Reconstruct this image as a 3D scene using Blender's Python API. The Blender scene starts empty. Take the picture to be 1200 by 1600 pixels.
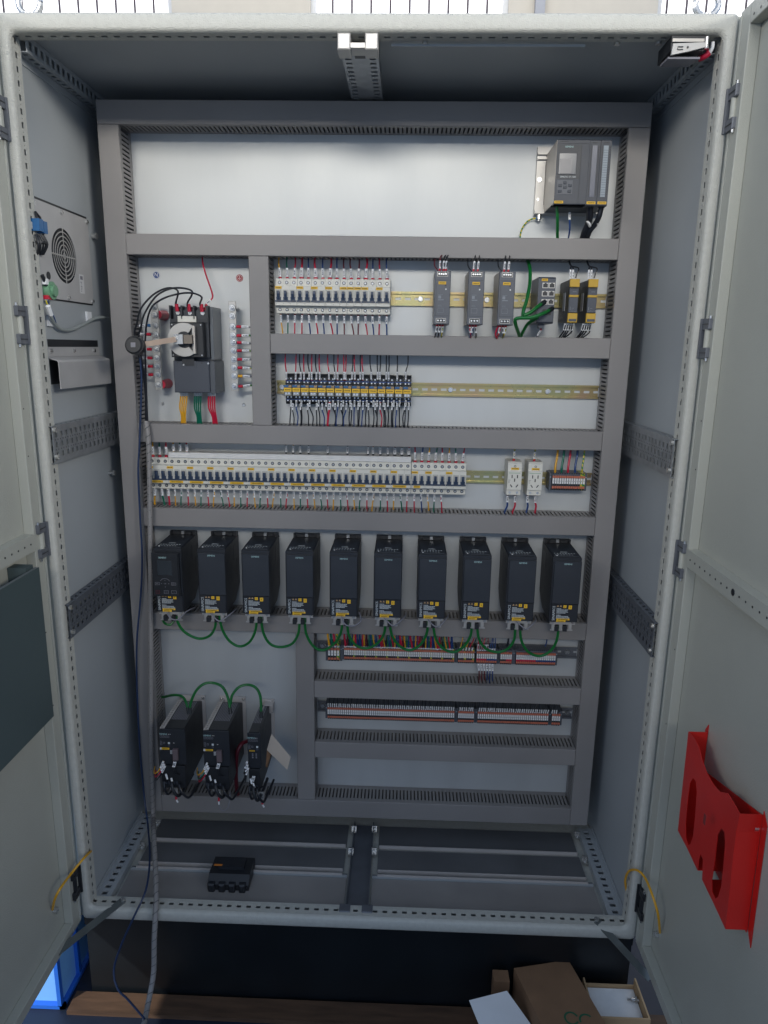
import bpy, bmesh, math, random
from mathutils import Vector, Matrix
random.seed(7)
S = bpy.context.scene
COL = S.collection
PI = math.pi

# ------------------------------------------------------------------ camera
FPX = 1105.0
CR = ((0.99935501, 0.03270505, 0.01483052), (0.02184391, -0.22583924, -0.97391965), (-0.02850277, 0.97361544, -0.22640799))
CC = Vector((0.09999, -1.50036556, 1.43590478))
cam = bpy.data.cameras.new('camera'); cam_o = bpy.data.objects.new('camera', cam); COL.objects.link(cam_o)
cam.sensor_fit = 'VERTICAL'; cam.sensor_height = 24.0; cam.lens = FPX / 1600 * 24.0
cam.clip_start = 0.02; cam.clip_end = 200
m3 = Matrix((CR[0], tuple(-v for v in CR[1]), tuple(-v for v in CR[2]))).transposed()
cam_o.matrix_world = Matrix.Translation(CC) @ m3.to_4x4()
S.camera = cam_o

# ------------------------------------------------------------------ light
S.view_settings.view_transform = 'Standard'; S.view_settings.look = 'None'
S.view_settings.gamma = 1.0; S.view_settings.exposure = 0.0
W = bpy.data.worlds.new('World'); S.world = W; W.use_nodes = True
bg = W.node_tree.nodes['Background']; bg.inputs[0].default_value = (0.53, 0.70, 1.0, 1); bg.inputs[1].default_value = 0.74
def lamp(name, kind, loc, target, energy, color, **kw):
    l = bpy.data.lights.new(name, kind); l.energy = energy; l.color = color
    for k, v in kw.items(): setattr(l, k, v)
    o = bpy.data.objects.new(name, l); COL.objects.link(o); o.location = loc
    o.rotation_euler = (Vector(target) - Vector(loc)).to_track_quat('-Z', 'Y').to_euler()
    return o
lamp('hall_light', 'AREA', (-0.2, -6.0, 3.6), (0.0, 0.40, 1.96), 12.8, (1.0, 0.945, 0.85), shape='RECTANGLE', size=4.0, size_y=0.8, spread=math.radians(33))
for sx in (-1, 1):
    lamp('side_fill_light', 'AREA', (sx * 4.6, -4.0, 3.4), (-sx * .5, 0.0, 2.25), 11.0 + 2.5 * sx, (1.0, 0.95, 0.87), shape='RECTANGLE', size=2.4, size_y=0.9, spread=math.radians(40))  # added pair of lamps, brightens the doors and side walls
lamp('rear_wall_fill', 'AREA', (0.0, 1.6, 4.6), (0.0, 3.0, 3.2), 22, (1.0, 0.95, 0.86), shape='RECTANGLE', size=4.0, size_y=0.6, spread=math.radians(100))  # added lamp, lifts the wall behind the cabinet
lamp('crate_spot', 'SPOT', (-3.2, -2.6, 2.6), (-0.80, -0.02, -0.15), 1000, (1.0, 0.97, 0.92), spot_size=math.radians(9), spot_blend=0.5, shadow_soft_size=0.1)  # added narrow spot, makes only the blue crate look sunlit

# ------------------------------------------------------------------ helpers
def at(px, py, Y=None, X=None, Z=None):
    """a point of the photograph (1200 x 1600) on a plane of the real place"""
    d = Vector(((px - 600) / FPX, (py - 800) / FPX, 1.0))
    w = Vector((sum(CR[k][i] * d[k] for k in range(3)) for i in range(3)))
    if Y is not None: t = (Y - CC.y) / w.y
    elif X is not None: t = (X - CC.x) / w.x
    else: t = (Z - CC.z) / w.z
    return CC + w * t

class MB:
    def __init__(s, o=(0, 0, 0)):
        s.v = []; s.f = []; s.m = []; s.o = Vector(o)
    def add(s, vs, fs, m=0):
        b = len(s.v); s.v += [Vector(p) for p in vs]
        for f in fs: s.f.append(tuple(i + b for i in f)); s.m.append(m)
        return s
    def box(s, x0, x1, y0, y1, z0, z1, m=0):
        if x0 > x1: x0, x1 = x1, x0
        if y0 > y1: y0, y1 = y1, y0
        if z0 > z1: z0, z1 = z1, z0
        vs = [(x, y, z) for x in (x0, x1) for y in (y0, y1) for z in (z0, z1)]
        return s.add(vs, [(0, 1, 3, 2), (4, 6, 7, 5), (0, 4, 5, 1), (2, 3, 7, 6), (0, 2, 6, 4), (1, 5, 7, 3)], m)
    def cbox(s, x0, x1, y0, y1, z0, z1, c=0.001, m=0):
        """box whose front (-Y) edges are chamfered"""
        a = [(x0, y1, z0), (x1, y1, z0), (x1, y1, z1), (x0, y1, z1)]
        b = [(x0, y0 + c, z0), (x1, y0 + c, z0), (x1, y0 + c, z1), (x0, y0 + c, z1)]
        d = [(x0 + c, y0, z0 + c), (x1 - c, y0, z0 + c), (x1 - c, y0, z1 - c), (x0 + c, y0, z1 - c)]
        fs = [(3, 2, 1, 0), (8, 9, 10, 11)]
        for k in range(4):
            n = (k + 1) % 4
            fs += [(k, n, n + 4, k + 4), (k + 4, n + 4, n + 8, k + 8)]
        return s.add(a + b + d, fs, m)
    def prism(s, poly, axis, a0, a1, m=0, caps=True):
        """poly = 2D outline; axis 'x': (y,z), 'y': (x,z), 'z': (x,y), extruded from a0 to a1"""
        def q(p, a):
            return {'x': (a, p[0], p[1]), 'y': (p[0], a, p[1]), 'z': (p[0], p[1], a)}[axis]
        n = len(poly); vs = [q(p, a0) for p in poly] + [q(p, a1) for p in poly]
        fs = [(i, (i + 1) % n, n + (i + 1) % n, n + i) for i in range(n)]
        if caps: fs += [tuple(range(n - 1, -1, -1)), tuple(range(n, 2 * n))]
        return s.add(vs, fs, m)
    def cyl(s, p0, p1, r, n=10, m=0, r2=None, caps=True):
        p0, p1 = Vector(p0), Vector(p1); d = (p1 - p0).normalized()
        u = d.orthogonal().normalized(); w = d.cross(u); r2 = r if r2 is None else r2
        vs = [p0 + (u * math.cos(2 * PI * k / n) + w * math.sin(2 * PI * k / n)) * r for k in range(n)]
        vs += [p1 + (u * math.cos(2 * PI * k / n) + w * math.sin(2 * PI * k / n)) * r2 for k in range(n)]
        fs = [(k, (k + 1) % n, n + (k + 1) % n, n + k) for k in range(n)]
        if caps: fs += [tuple(range(n - 1, -1, -1)), tuple(range(n, 2 * n))]
        return s.add(vs, fs, m)
    def tube(s, pts, r, n=6, m=0, smooth=4):
        P = spline([Vector(p) for p in pts], smooth) if smooth else [Vector(p) for p in pts]
        rings = []; u = None
        for i, p in enumerate(P):
            d = (P[min(i + 1, len(P) - 1)] - P[max(i - 1, 0)]).normalized()
            u = d.orthogonal().normalized() if u is None else (u - d * u.dot(d)).normalized()
            w = d.cross(u)
            rings.append([p + (u * math.cos(2 * PI * k / n) + w * math.sin(2 * PI * k / n)) * r for k in range(n)])
        vs = [p for R in rings for p in R]; fs = []
        for i in range(len(P) - 1):
            for k in range(n):
                fs.append((i * n + k, i * n + (k + 1) % n, (i + 1) * n + (k + 1) % n, (i + 1) * n + k))
        fs += [tuple(range(n - 1, -1, -1)), tuple((len(P) - 1) * n + k for k in range(n))]
        return s.add(vs, fs, m)
    def ring(s, c, r0, r1, y0, y1, n=24, m=0, a0=0, a1=2 * PI):
        """flat ring about the Y axis"""
        full = abs(a1 - a0 - 2 * PI) < 1e-6; k_ = n if full else n + 1
        vs = []
        for k in range(k_):
            a = a0 + (a1 - a0) * k / n; ca, sa = math.cos(a), math.sin(a)
            for r in (r0, r1):
                for y in (y0, y1): vs.append((c[0] + r * ca, y, c[2] + r * sa))
        fs = []
        for k in range(n):
            a = 4 * k; b = 4 * ((k + 1) % k_)
            fs += [(a, b, b + 2, a + 2), (a + 1, a + 3, b + 3, b + 1), (a, a + 1, b + 1, b), (a + 2, b + 2, b + 3, a + 3)]
        if not full: fs += [(0, 2, 3, 1), (4 * n, 4 * n + 1, 4 * n + 3, 4 * n + 2)]
        return s.add(vs, fs, m)
    def mesh(s, name, mats, smooth=False):
        me = bpy.data.meshes.new(name)
        me.from_pydata([tuple(p - s.o) for p in s.v], [], s.f)
        if not isinstance(mats, (list, tuple)): mats = [mats]
        for k in mats: me.materials.append(k)
        if len(mats) > 1: me.polygons.foreach_set('material_index', s.m)
        bm = bmesh.new(); bm.from_mesh(me); bmesh.ops.recalc_face_normals(bm, faces=bm.faces); bm.to_mesh(me); bm.free()
        if smooth:
            me.polygons.foreach_set('use_smooth', [True] * len(me.polygons)); me.set_sharp_from_angle(angle=math.radians(38))
        me.update(); return me
    def build(s, name, mats, parent=None, smooth=False, loc=None):
        o = bpy.data.objects.new(name, s.mesh(name, mats, smooth)); COL.objects.link(o)
        if parent is not None: o.parent = parent
        elif loc is None: o.location = s.o
        if loc is not None: o.location = loc
        return o

def spline(P, n):
    if len(P) < 3: return P
    out = []
    for i in range(len(P) - 1):
        a, b, c, d = P[max(i - 1, 0)], P[i], P[i + 1], P[min(i + 2, len(P) - 1)]
        for k in range(n):
            t = k / n
            out.append(0.5 * ((2 * b) + (c - a) * t + (2 * a - 5 * b + 4 * c - d) * t * t + (3 * b - a - 3 * c + d) * t ** 3))
    out.append(P[-1]); return out

def tag(o, label=None, cat=None, group=None, kind=None):
    if label: o['label'] = label
    if cat: o['category'] = cat
    if group: o['group'] = group
    if kind: o['kind'] = kind
    return o
def thing(name, label, cat, loc=(0, 0, 0), group=None):
    o = bpy.data.objects.new(name, None); COL.objects.link(o); o.location = loc; o.empty_display_size = 0.02
    return tag(o, label, cat, group)
def copy_tree(o, parent=None):
    c = o.copy(); COL.objects.link(c)
    if parent is not None: c.parent = parent
    for ch in list(o.children): copy_tree(ch, c)
    return c
def inst(name, me, parent, loc=(0, 0, 0)):
    o = bpy.data.objects.new(name, me); COL.objects.link(o); o.parent = parent; o.location = loc; return o
_txt = {}
def text(name, s, size, mat, parent, loc, rot=0, align='CENTER', plane='front', xs=1.0):
    """flat lettering, facing -Y ('front') ; rot turns it in its plane"""
    key = (s, size, mat.name, rot, align, plane, xs)
    if key not in _txt:
        c = bpy.data.curves.new('lettering', 'FONT'); c.body = s; c.size = size; c.align_x = align; c.align_y = 'CENTER'
        c.resolution_u = 2; c.extrude = 0.0001
        o = bpy.data.objects.new('lettering', c); COL.objects.link(o)
        me = bpy.data.meshes.new_from_object(o); bpy.data.objects.remove(o)
        M = Matrix.Rotation(PI / 2, 4, 'X') @ Matrix.Rotation(rot, 4, 'Z') @ Matrix.Diagonal((xs, 1, 1, 1))
        me.transform(M); me.materials.clear(); me.materials.append(mat); me.name = name; _txt[key] = me
    return inst(name, _txt[key], parent, loc)
ORD = ['first', 'second', 'third', 'fourth', 'fifth', 'sixth', 'seventh', 'eighth', 'ninth', 'tenth', 'eleventh', 'twelfth', 'thirteenth',
       'fourteenth', 'fifteenth', 'sixteenth', 'seventeenth', 'eighteenth', 'nineteenth', 'twentieth', 'twenty-first', 'twenty-second', 'twenty-third', 'twenty-fourth', 'twenty-fifth',
       'twenty-sixth', 'twenty-seventh', 'twenty-eighth', 'twenty-ninth', 'thirtieth', 'thirty-first', 'thirty-second', 'thirty-third', 'thirty-fourth', 'thirty-fifth', 'thirty-sixth', 'thirty-seventh',
       'thirty-eighth', 'thirty-ninth', 'fortieth', 'forty-first', 'forty-second', 'forty-third', 'forty-fourth', 'forty-fifth', 'forty-sixth', 'forty-seventh', 'forty-eighth', 'forty-ninth', 'fiftieth',
       'fifty-first', 'fifty-second', 'fifty-third', 'fifty-fourth', 'fifty-fifth', 'fifty-sixth', 'fifty-seventh', 'fifty-eighth', 'fifty-ninth', 'sixtieth', 'sixty-first', 'sixty-second']

# ------------------------------------------------------------------ materials
def mat(name, col, rough=0.5, metal=0.0, var=0.06, scale=14.0, bump=0.0, bscale=300.0, spec=0.5, stretch=None, trans=0.0):
    M = bpy.data.materials.new(name); M.use_nodes = True; N = M.node_tree.nodes; L = M.node_tree.links
    b = N['Principled BSDF']; b.inputs['Roughness'].default_value = rough; b.inputs['Metallic'].default_value = metal
    b.inputs['Specular IOR Level'].default_value = spec; b.inputs['Transmission Weight'].default_value = trans
    tc = N.new('ShaderNodeTexCoord'); mp = N.new('ShaderNodeMapping'); L.new(tc.outputs['Object'], mp.inputs[0])
    if stretch: mp.inputs['Scale'].default_value = stretch
    nz = N.new('ShaderNodeTexNoise'); nz.inputs['Scale'].default_value = scale; nz.inputs['Detail'].default_value = 5; L.new(mp.outputs[0], nz.inputs[0])
    cr = N.new('ShaderNodeValToRGB'); cr.color_ramp.elements[0].position = 0.3; cr.color_ramp.elements[1].position = 0.7
    cr.color_ramp.elements[0].color = tuple(c * (1 - var) for c in col) + (1,); cr.color_ramp.elements[1].color = tuple(min(1, c * (1 + var)) for c in col) + (1,)
    L.new(nz.outputs[0], cr.inputs[0]); L.new(cr.outputs[0], b.inputs['Base Color'])
    mr = N.new('ShaderNodeMapRange'); mr.inputs[3].default_value = max(0.03, rough - 0.07); mr.inputs[4].default_value = min(1, rough + 0.07)
    L.new(nz.outputs[0], mr.inputs[0]); L.new(mr.outputs[0], b.inputs['Roughness'])
    if bump:
        n2 = N.new('ShaderNodeTexNoise'); n2.inputs['Scale'].default_value = bscale; n2.inputs['Detail'].default_value = 2; L.new(tc.outputs['Object'], n2.inputs[0])
        bp = N.new('ShaderNodeBump'); bp.inputs['Strength'].default_value = bump; bp.inputs['Distance'].default_value = 0.002
        L.new(n2.outputs[0], bp.inputs['Height']); L.new(bp.outputs[0], b.inputs['Normal'])
    return M
FRAME = mat('frame_paint', (0.50, 0.50, 0.455), 0.5, bump=0.8, bscale=430, var=0.05, scale=90)
WALLP = mat('interior_paint', (0.365, 0.392, 0.408), 0.42, var=0.05, scale=4, bump=0.08, bscale=500)
PLATE = mat('plate_steel', (0.525, 0.545, 0.55), 0.53, 0.40, var=0.05, scale=3.5, bump=0.05, bscale=500, stretch=(3, 1, 0.6))
DOORP = mat('door_paint', (0.42, 0.425, 0.375), 0.40, var=0.05, scale=3, bump=0.35, bscale=420)
DUCT = mat('duct_pvc', (0.236, 0.225, 0.22), 0.45, var=0.07, scale=4, bump=0.06, bscale=60)
GALV = mat('galvanised_steel', (0.36, 0.38, 0.40), 0.38, 0.75, var=0.15, scale=40)
ZINC = mat('bright_zinc', (0.60, 0.60, 0.59), 0.28, 0.9, var=0.1, scale=60)
DARKM = mat('dark_steel', (0.14, 0.15, 0.17), 0.45, 0.3, var=0.12, scale=20)
GLAND = mat('gland_plate_steel', (0.20, 0.205, 0.215), 0.38, 0.4, var=0.12, scale=6)
GLANDF = mat('front_plate_steel', (0.34, 0.325, 0.315), 0.38, 0.3, var=0.12, scale=5)
SOOT = mat('plinth_black', (0.005, 0.007, 0.009), 0.4, var=0.2, scale=8)
BLACK = mat('black_plastic', (0.016, 0.018, 0.022), 0.42, var=0.1, scale=30)
ANTH = mat('anthracite_plastic', (0.018, 0.021, 0.027), 0.45, var=0.08, scale=25, bump=0.05, bscale=900)
ANTH2 = mat('anthracite_cover', (0.028, 0.033, 0.042), 0.42, var=0.06, scale=25, bump=0.05, bscale=900)
GREYP = mat('grey_plastic', (0.092, 0.102, 0.122), 0.45, var=0.05, scale=30)
GREYD = mat('slate_plastic', (0.055, 0.064, 0.084), 0.4, var=0.06, scale=30)
ALU = mat('aluminium', (0.46, 0.45, 0.43), 0.42, 0.4, var=0.05, scale=30)
ALUL = mat('brushed_side', (0.50, 0.47, 0.43), 0.45, 0.5, var=0.05, scale=30)
CREAM = mat('breaker_plastic', (0.68, 0.665, 0.60), 0.42, var=0.03, scale=40)
CREAM2 = mat('breaker_recess', (0.47, 0.465, 0.43), 0.5, var=0.03, scale=40)
NAVY = mat('toggle_blue', (0.035, 0.058, 0.105), 0.4, var=0.1, scale=60)
AMBER = mat('amber_plastic', (0.52, 0.32, 0.03), 0.5, var=0.05)
YEL = mat('yellow_label', (0.78, 0.47, 0.025), 0.55, var=0.05, scale=60)
INK = mat('label_ink', (0.10, 0.06, 0.02), 0.7)
WHITE = mat('white_plastic', (0.74, 0.74, 0.73), 0.45, var=0.04, scale=60)
SLEEVE = mat('marker_sleeve', (0.78, 0.79, 0.80), 0.5, var=0.05, scale=90)
PAPER = mat('paper', (0.62, 0.62, 0.62), 0.8, var=0.04)
CARD = mat('cardboard', (0.22, 0.125, 0.068), 0.8, var=0.10, scale=18, bump=0.1, bscale=200)
CARDL = mat('cardboard_edge', (0.42, 0.28, 0.15), 0.8, var=0.1, scale=18)
GREENINK = mat('green_print', (0.01, 0.10, 0.05), 0.7)
PALEINK = mat('pale_print', (0.55, 0.60, 0.62), 0.6)
TEAL = mat('logo_print', (0.42, 0.62, 0.62), 0.5)
HEATS = mat('heat_sink', (0.50, 0.47, 0.45), 0.5, var=0.05)
RED = mat('red_wire', (0.50, 0.012, 0.045), 0.35)
BLUE = mat('blue_wire', (0.012, 0.05, 0.19), 0.35)
GREEN = mat('green_wire', (0.0, 0.14, 0.085), 0.35)
YELW = mat('yellow_wire', (0.70, 0.36, 0.02), 0.35)
ORAN = mat('orange_wire', (0.60, 0.22, 0.03), 0.35)
BLKW = mat('black_wire', (0.012, 0.014, 0.02), 0.32)
MAROON = mat('maroon_wire', (0.13, 0.012, 0.022), 0.35)
GREYW = mat('grey_wire', (0.20, 0.20, 0.23), 0.45)
NETG = mat('green_network_cable', (0.004, 0.135, 0.025), 0.32)
REDP = mat('red_plastic', (0.50, 0.015, 0.04), 0.3)
REDPAINT = mat('red_powder_coat', (0.56, 0.016, 0.012), 0.36, spec=0.5, var=0.06, bump=0.12, bscale=420)
BLUEP = mat('blue_plastic', (0.02, 0.12, 0.30), 0.4)
GREENP = mat('green_plastic', (0.16, 0.34, 0.20), 0.4)
BEIGEW = mat('braid_tape', (0.50, 0.38, 0.30), 0.45)
ORANP = mat('orange_plastic', (0.50, 0.15, 0.09), 0.45)
CRATE = mat('blue_crate_plastic', (0.20, 0.48, 0.92), 0.5, var=0.05)
CRATED = mat('blue_crate_rim', (0.02, 0.14, 0.62), 0.45, var=0.05)
TEALP = mat('dark_teal_paint', (0.066, 0.092, 0.095), 0.5, var=0.08, scale=3, bump=0.1, bscale=420)
SPIRAL = mat('spiral_wrap', (0.25, 0.24, 0.235), 0.5)
WALLB = mat('hall_wall', (0.66, 0.60, 0.50), 0.8, var=0.03)
FLOORM = mat('hall_floor', (0.009, 0.016, 0.034), 0.5, var=0.25, scale=3)
WOOD = mat('floor_board', (0.085, 0.046, 0.025), 0.7, var=0.3, scale=9, stretch=(1, 8, 8))
RUBBER = mat('rubber_seal', (0.42, 0.43, 0.39), 0.6)
CTRL = mat('controller_plastic', (0.042, 0.050, 0.067), 0.45, var=0.05, scale=30)
SCREEN = mat('display_glass', (0.10, 0.11, 0.125), 0.12, var=0.05)
def stripe(name, c1, c2, sc):
    M = mat(name, c1, 0.4); N = M.node_tree.nodes; L = M.node_tree.links; b = N['Principled BSDF']
    w = N.new('ShaderNodeTexWave'); w.inputs['Scale'].default_value = sc; w.bands_direction = 'DIAGONAL'
    tc = N.new('ShaderNodeTexCoord'); L.new(tc.outputs['Object'], w.inputs[0])
    r = N.new('ShaderNodeValToRGB'); r.color_ramp.interpolation = 'CONSTANT'; r.color_ramp.elements[1].position = 0.6
    r.color_ramp.elements[0].color = c1 + (1,); r.color_ramp.elements[1].color = c2 + (1,)
    L.new(w.outputs[0], r.inputs[0]); L.new(r.outputs[0], b.inputs['Base Color']); return M
YG = stripe('yellow_green_wire', (0.55, 0.45, 0.03), (0.03, 0.22, 0.05), 40)
# passivated zinc: gold with green and pink blotches
PASS = mat('passivated_zinc', (0.6, 0.42, 0.15), 0.28, 0.7)
_N = PASS.node_tree.nodes; _r = [n for n in _N if n.type == 'VALTORGB'][0].color_ramp
_r.elements[0].color = (0.31, 0.36, 0.19, 1); _r.elements[1].color = (0.40, 0.25, 0.20, 1); _e = _r.elements.new(0.5); _e.color = (0.43, 0.35, 0.16, 1)
[n for n in _N if n.type == 'TEX_NOISE'][0].inputs['Scale'].default_value = 7
# daylight behind the far windows
SKYP = bpy.data.materials.new('window_daylight'); SKYP.use_nodes = True
_b = SKYP.node_tree.nodes['Principled BSDF']; _b.inputs['Base Color'].default_value = (0.8, 0.8, 0.8, 1)
_b.inputs['Emission Color'].default_value = (1, 0.99, 1, 1); _b.inputs['Emission Strength'].default_value = 1.6
GLASS = bpy.data.materials.new('clear_glass'); GLASS.use_nodes = True
_b = GLASS.node_tree.nodes['Principled BSDF']; _b.inputs['Transmission Weight'].default_value = 0.9; _b.inputs['Roughness'].default_value = 0.1; _b.inputs['Base Color'].default_value = (0.75, 0.78, 0.8, 1)
# ------------------------------------------------------------------ setting
FZ = -0.24
def struct(name, mb, m):
    return tag(mb.build(name, m), kind='structure')
struct('floor', MB().box(-6, 6, -5, 3.2, FZ - 0.05, FZ), FLOORM)
wall = MB(); HW = [(-2.35, -1.277), (-0.49, 0.622), (1.445, 2.55)]
zx = [-6]
for a, b in HW: zx += [a, b]
zx += [6]
for k in range(0, len(zx), 2): wall.box(zx[k], zx[k + 1], 3.0, 3.15, FZ, 5.0)
for a, b in HW: wall.box(a, b, 3.0, 3.15, FZ, 2.3); wall.box(a, b, 3.0, 3.15, 4.3, 5.0)
struct('hall_wall', wall, WALLB)
tag(MB().box(0.764, 0.817, 2.96, 2.998, FZ, 5.0).build('wall_column', mat('grey_column', (0.42, 0.42, 0.44), 0.7)), 'narrow grey column on the wall behind the cabinet', 'column')
for k, (a, b) in enumerate(HW):
    t = thing('hall_window', ['bright barred window above the left end of the cabinet', 'bright barred window above the middle of the cabinet', 'bright barred window above the right end of the cabinet'][k], 'window', (a, 3.02, 2.3), 'barred windows of the hall')
    o = t.location
    MB(o).box(a, b, 3.10, 3.11, 2.3, 4.3).build('pane', SKYP, t)
    f = MB(o); f.box(a, a + .03, 3.03, 3.08, 2.3, 4.3); f.box(b - .03, b, 3.03, 3.08, 2.3, 4.3); f.box(a + .03, b - .03, 3.03, 3.08, 2.3, 2.33); f.box(a + .03, b - .03, 3.03, 3.08, 4.27, 4.3)
    f.build('frame', WHITE, t)
    me = MB().cyl((0, 0, 2.3), (0, 0, 4.3), 0.0065, 6).mesh('bar', mat('bar_paint', (0.10, 0.08, 0.09), 0.6) if k == 0 else bar_m)
    if k == 0: bar_m = me.materials[0]
    n = int((b - a) / 0.108); x0 = {0: -2.145, 1: -0.365, 2: 1.50}[k]
    for j in range(-2, n + 2):
        x = x0 + j * 0.1085
        if a + .03 < x < b - .03: inst('bar', me, t, (x - a, 0.0, -2.3 + 0.0))

# ------------------------------------------------------------------ cabinet
HX, H, D = 0.70, 2.049, 0.50
cab = thing('control_cabinet', 'large open double-door grey steel control cabinet on a black plinth', 'cabinet')
def rect_ring(d, y, r, seg=4):
    """rounded rectangle d inside the outer edge; sides shrink by 0.62 of top and bottom"""
    x1 = HX - d * 0.64; z0 = d; z1 = H - d; P = []
    for cx, cz, a in ((x1 - r, z1 - r, 0), (-x1 + r, z1 - r, 90), (-x1 + r, z0 + r, 180), (x1 - r, z0 + r, 270)):
        for k in range(seg + 1):
            t = math.radians(a + 90 * k / seg); P.append((cx + r * math.cos(t), y, cz + r * math.sin(t)))
    return P
prof = [(0.0, D, .004), (0.0, 0.010, .006), (0.001, 0.005, .008), (0.003, 0.002, .010), (0.007, 0.0, .012), (0.0265, 0.0, .014), (0.0300, 0.002, .015), (0.0325, 0.006, .016), (0.0335, 0.010, .016)]
m = MB(); nr = 20
for d, y, r in prof: m.v += [Vector(p) for p in rect_ring(d, y, r)]
for i in range(len(prof) - 1):
    for k in range(nr): m.f.append((i * nr + k, i * nr + (k + 1) % nr, (i + 1) * nr + (k + 1) % nr, (i + 1) * nr + k)); m.m.append(0)
FRM = m.build('front_frame', FRAME, cab, smooth=True)
# perforated return flange: two rails with cross pieces, square punchings on a 25 mm pitch
m = MB(); XI, ZB, ZT = 0.6785, 0.0335, H - 0.0335
for ya, yb in ((0.0105, 0.0230), (0.0310, 0.0440)):
    for s in (-1, 1): m.box(s * XI, s * (XI + .0015), ya, yb, ZB, ZT)
    m.box(-XI, XI, ya, yb, ZB - .0015, ZB); m.box(-XI, XI, ya, yb, ZT, ZT + .0015)
n = int((ZT - ZB) / 0.025)
for k in range(n + 1):
    z = ZB + 0.012 + k * 0.025
    for s in (-1, 1): m.box(s * (XI + .0002), s * (XI + .0015), 0.0230, 0.0310, z - .0068, z - .0012); m.box(s * (XI + .0002), s * (XI + .0015), 0.0230, 0.0310, z + .0012, z + .0068); m.box(s * (XI + .0002), s * (XI + .0015), 0.0230, 0.0258, z - .0012, z + .0012); m.box(s * (XI + .0002), s * (XI + .0015), 0.0282, 0.0310, z - .0012, z + .0012)
n = int(2 * XI / 0.025)
for k in range(n + 1):
    x = -XI + 0.014 + k * 0.025
    m.box(x - .0066, x + .0066, 0.023, 0.031, ZB - .0015, ZB - .0002); m.box(x - .0066, x + .0066, 0.023, 0.031, ZT + .0002, ZT + .0015)
m.build('punched_flange', FRAME, FRM)
m = MB()   # return behind the punchings
for s in (-1, 1): m.box(s * XI, s * 0.6925, 0.0445, 0.046, ZB, ZT)
m.box(-XI, XI, 0.0445, 0.046, 0.001, ZB - .0016); m.box(-XI, XI, 0.0445, 0.046, ZT + .0016, H - .004)
m.build('flange_return', WALLP, FRM)
for s in (-1, 1): MB().box(s * .6968, s * .7220, .0125, .034, .002, H - .002).build('gap_blocker', DOORP, FRM)  # added strip, blocks the bright hall showing through the hinge gap
for s, nm in ((-1, 'left'), (1, 'right')):
    MB().box(s * 0.6925, s * 0.6965, 0.013, D - .004, 0.004, H - .004).build('side_panel', WALLP, cab)
MB().box(-.692, .692, .047, D - .006, 2.030, 2.036).build('roof_panel', WALLP, cab)
MB().box(-.692, .692, D - .012, D - .007, .004, 2.029).build('back_panel', WALLP, cab)
MB().box(-.625 - .03, .658, .4004, .4030, .082, 2.000).build('mounting_plate', PLATE, cab)
# plinth
pm = MB(); pm.box(-.698, .698, .012, .030, FZ, -.001); pm.box(-.698, -.68, .031, D, FZ, -.001); pm.box(.68, .698, .031, D, FZ, -.001); pm.box(-.679, .679, D - .02, D, FZ, -.001); pm.box(-.679, .679, .031, D - .021, -.012, -.004)
pm.box(-.699, .699, .008, .0118, -.022, -.0015)
pm.build('plinth', SOOT, cab)
tag(MB().box(-.735, .9, -.055, .004, FZ + .0005, FZ + .012).build('floor_board', WOOD), 'brown wooden board lying on the floor along the plinth', 'board')

# bottom: gland plates, centre channel, slotted side rails
for k, (x0, x1) in enumerate(((-.640, -.036), (.034, .640))):
    for j, (ya, yb, z, mt) in enumerate(((.395, .300, .004, GLAND), (.286, .197, .007, GLAND), (.184, .178, .010, GLAND), (.172, .050, .006, GLANDF))):
        g = MB().box(x0 + .012 * (j < 2), x1 - .012 * (j < 2), yb, ya, z - .003, z).build('gland_plate', mt, cab)
        if j < 3: MB().box(x0 + .014, x1 - .014, yb - .0035, yb - .0003, z - .0025, z + .009 - .002 * (j == 2)).build('folded_lip', HEATS, g)
    MB().box(x0, x1, .1735, .1775, .002, .0115).build('edge_strip', WALLP, cab)
cb = MB(); cb.box(-.029, .027, .047, .396, .0025, .0045)
for x in (-.030, .0275): cb.box(x - .0012, x + .0012, .047, .396, .0025, .018)
cbo = cb.build('centre_channel', DARKM, cab)
for x in (-.030, .0275): MB().cbox(x - .014, x + .014, .020, .0455, .010, .036, .002).build('channel_foot', DARKM, cbo)
clip = MB(); clip.box(-.0075, .0075, -.010, .010, 0, .002); clip.box(-.0075, .0075, .006, .010, .002, .012); clip.cyl((0, -.002, .002), (0, -.002, .0045), .003, 8)
cme = clip.mesh('clamp_bracket', ZINC)
for px, py in ((553, 1298), (585, 1298), (548, 1333), (584, 1333), (902, 1307), (914, 1346), (222, 1324), (246, 1288)):
    p = at(px, py, Z=.012); inst('clamp_bracket', cme, cab, p)
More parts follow.
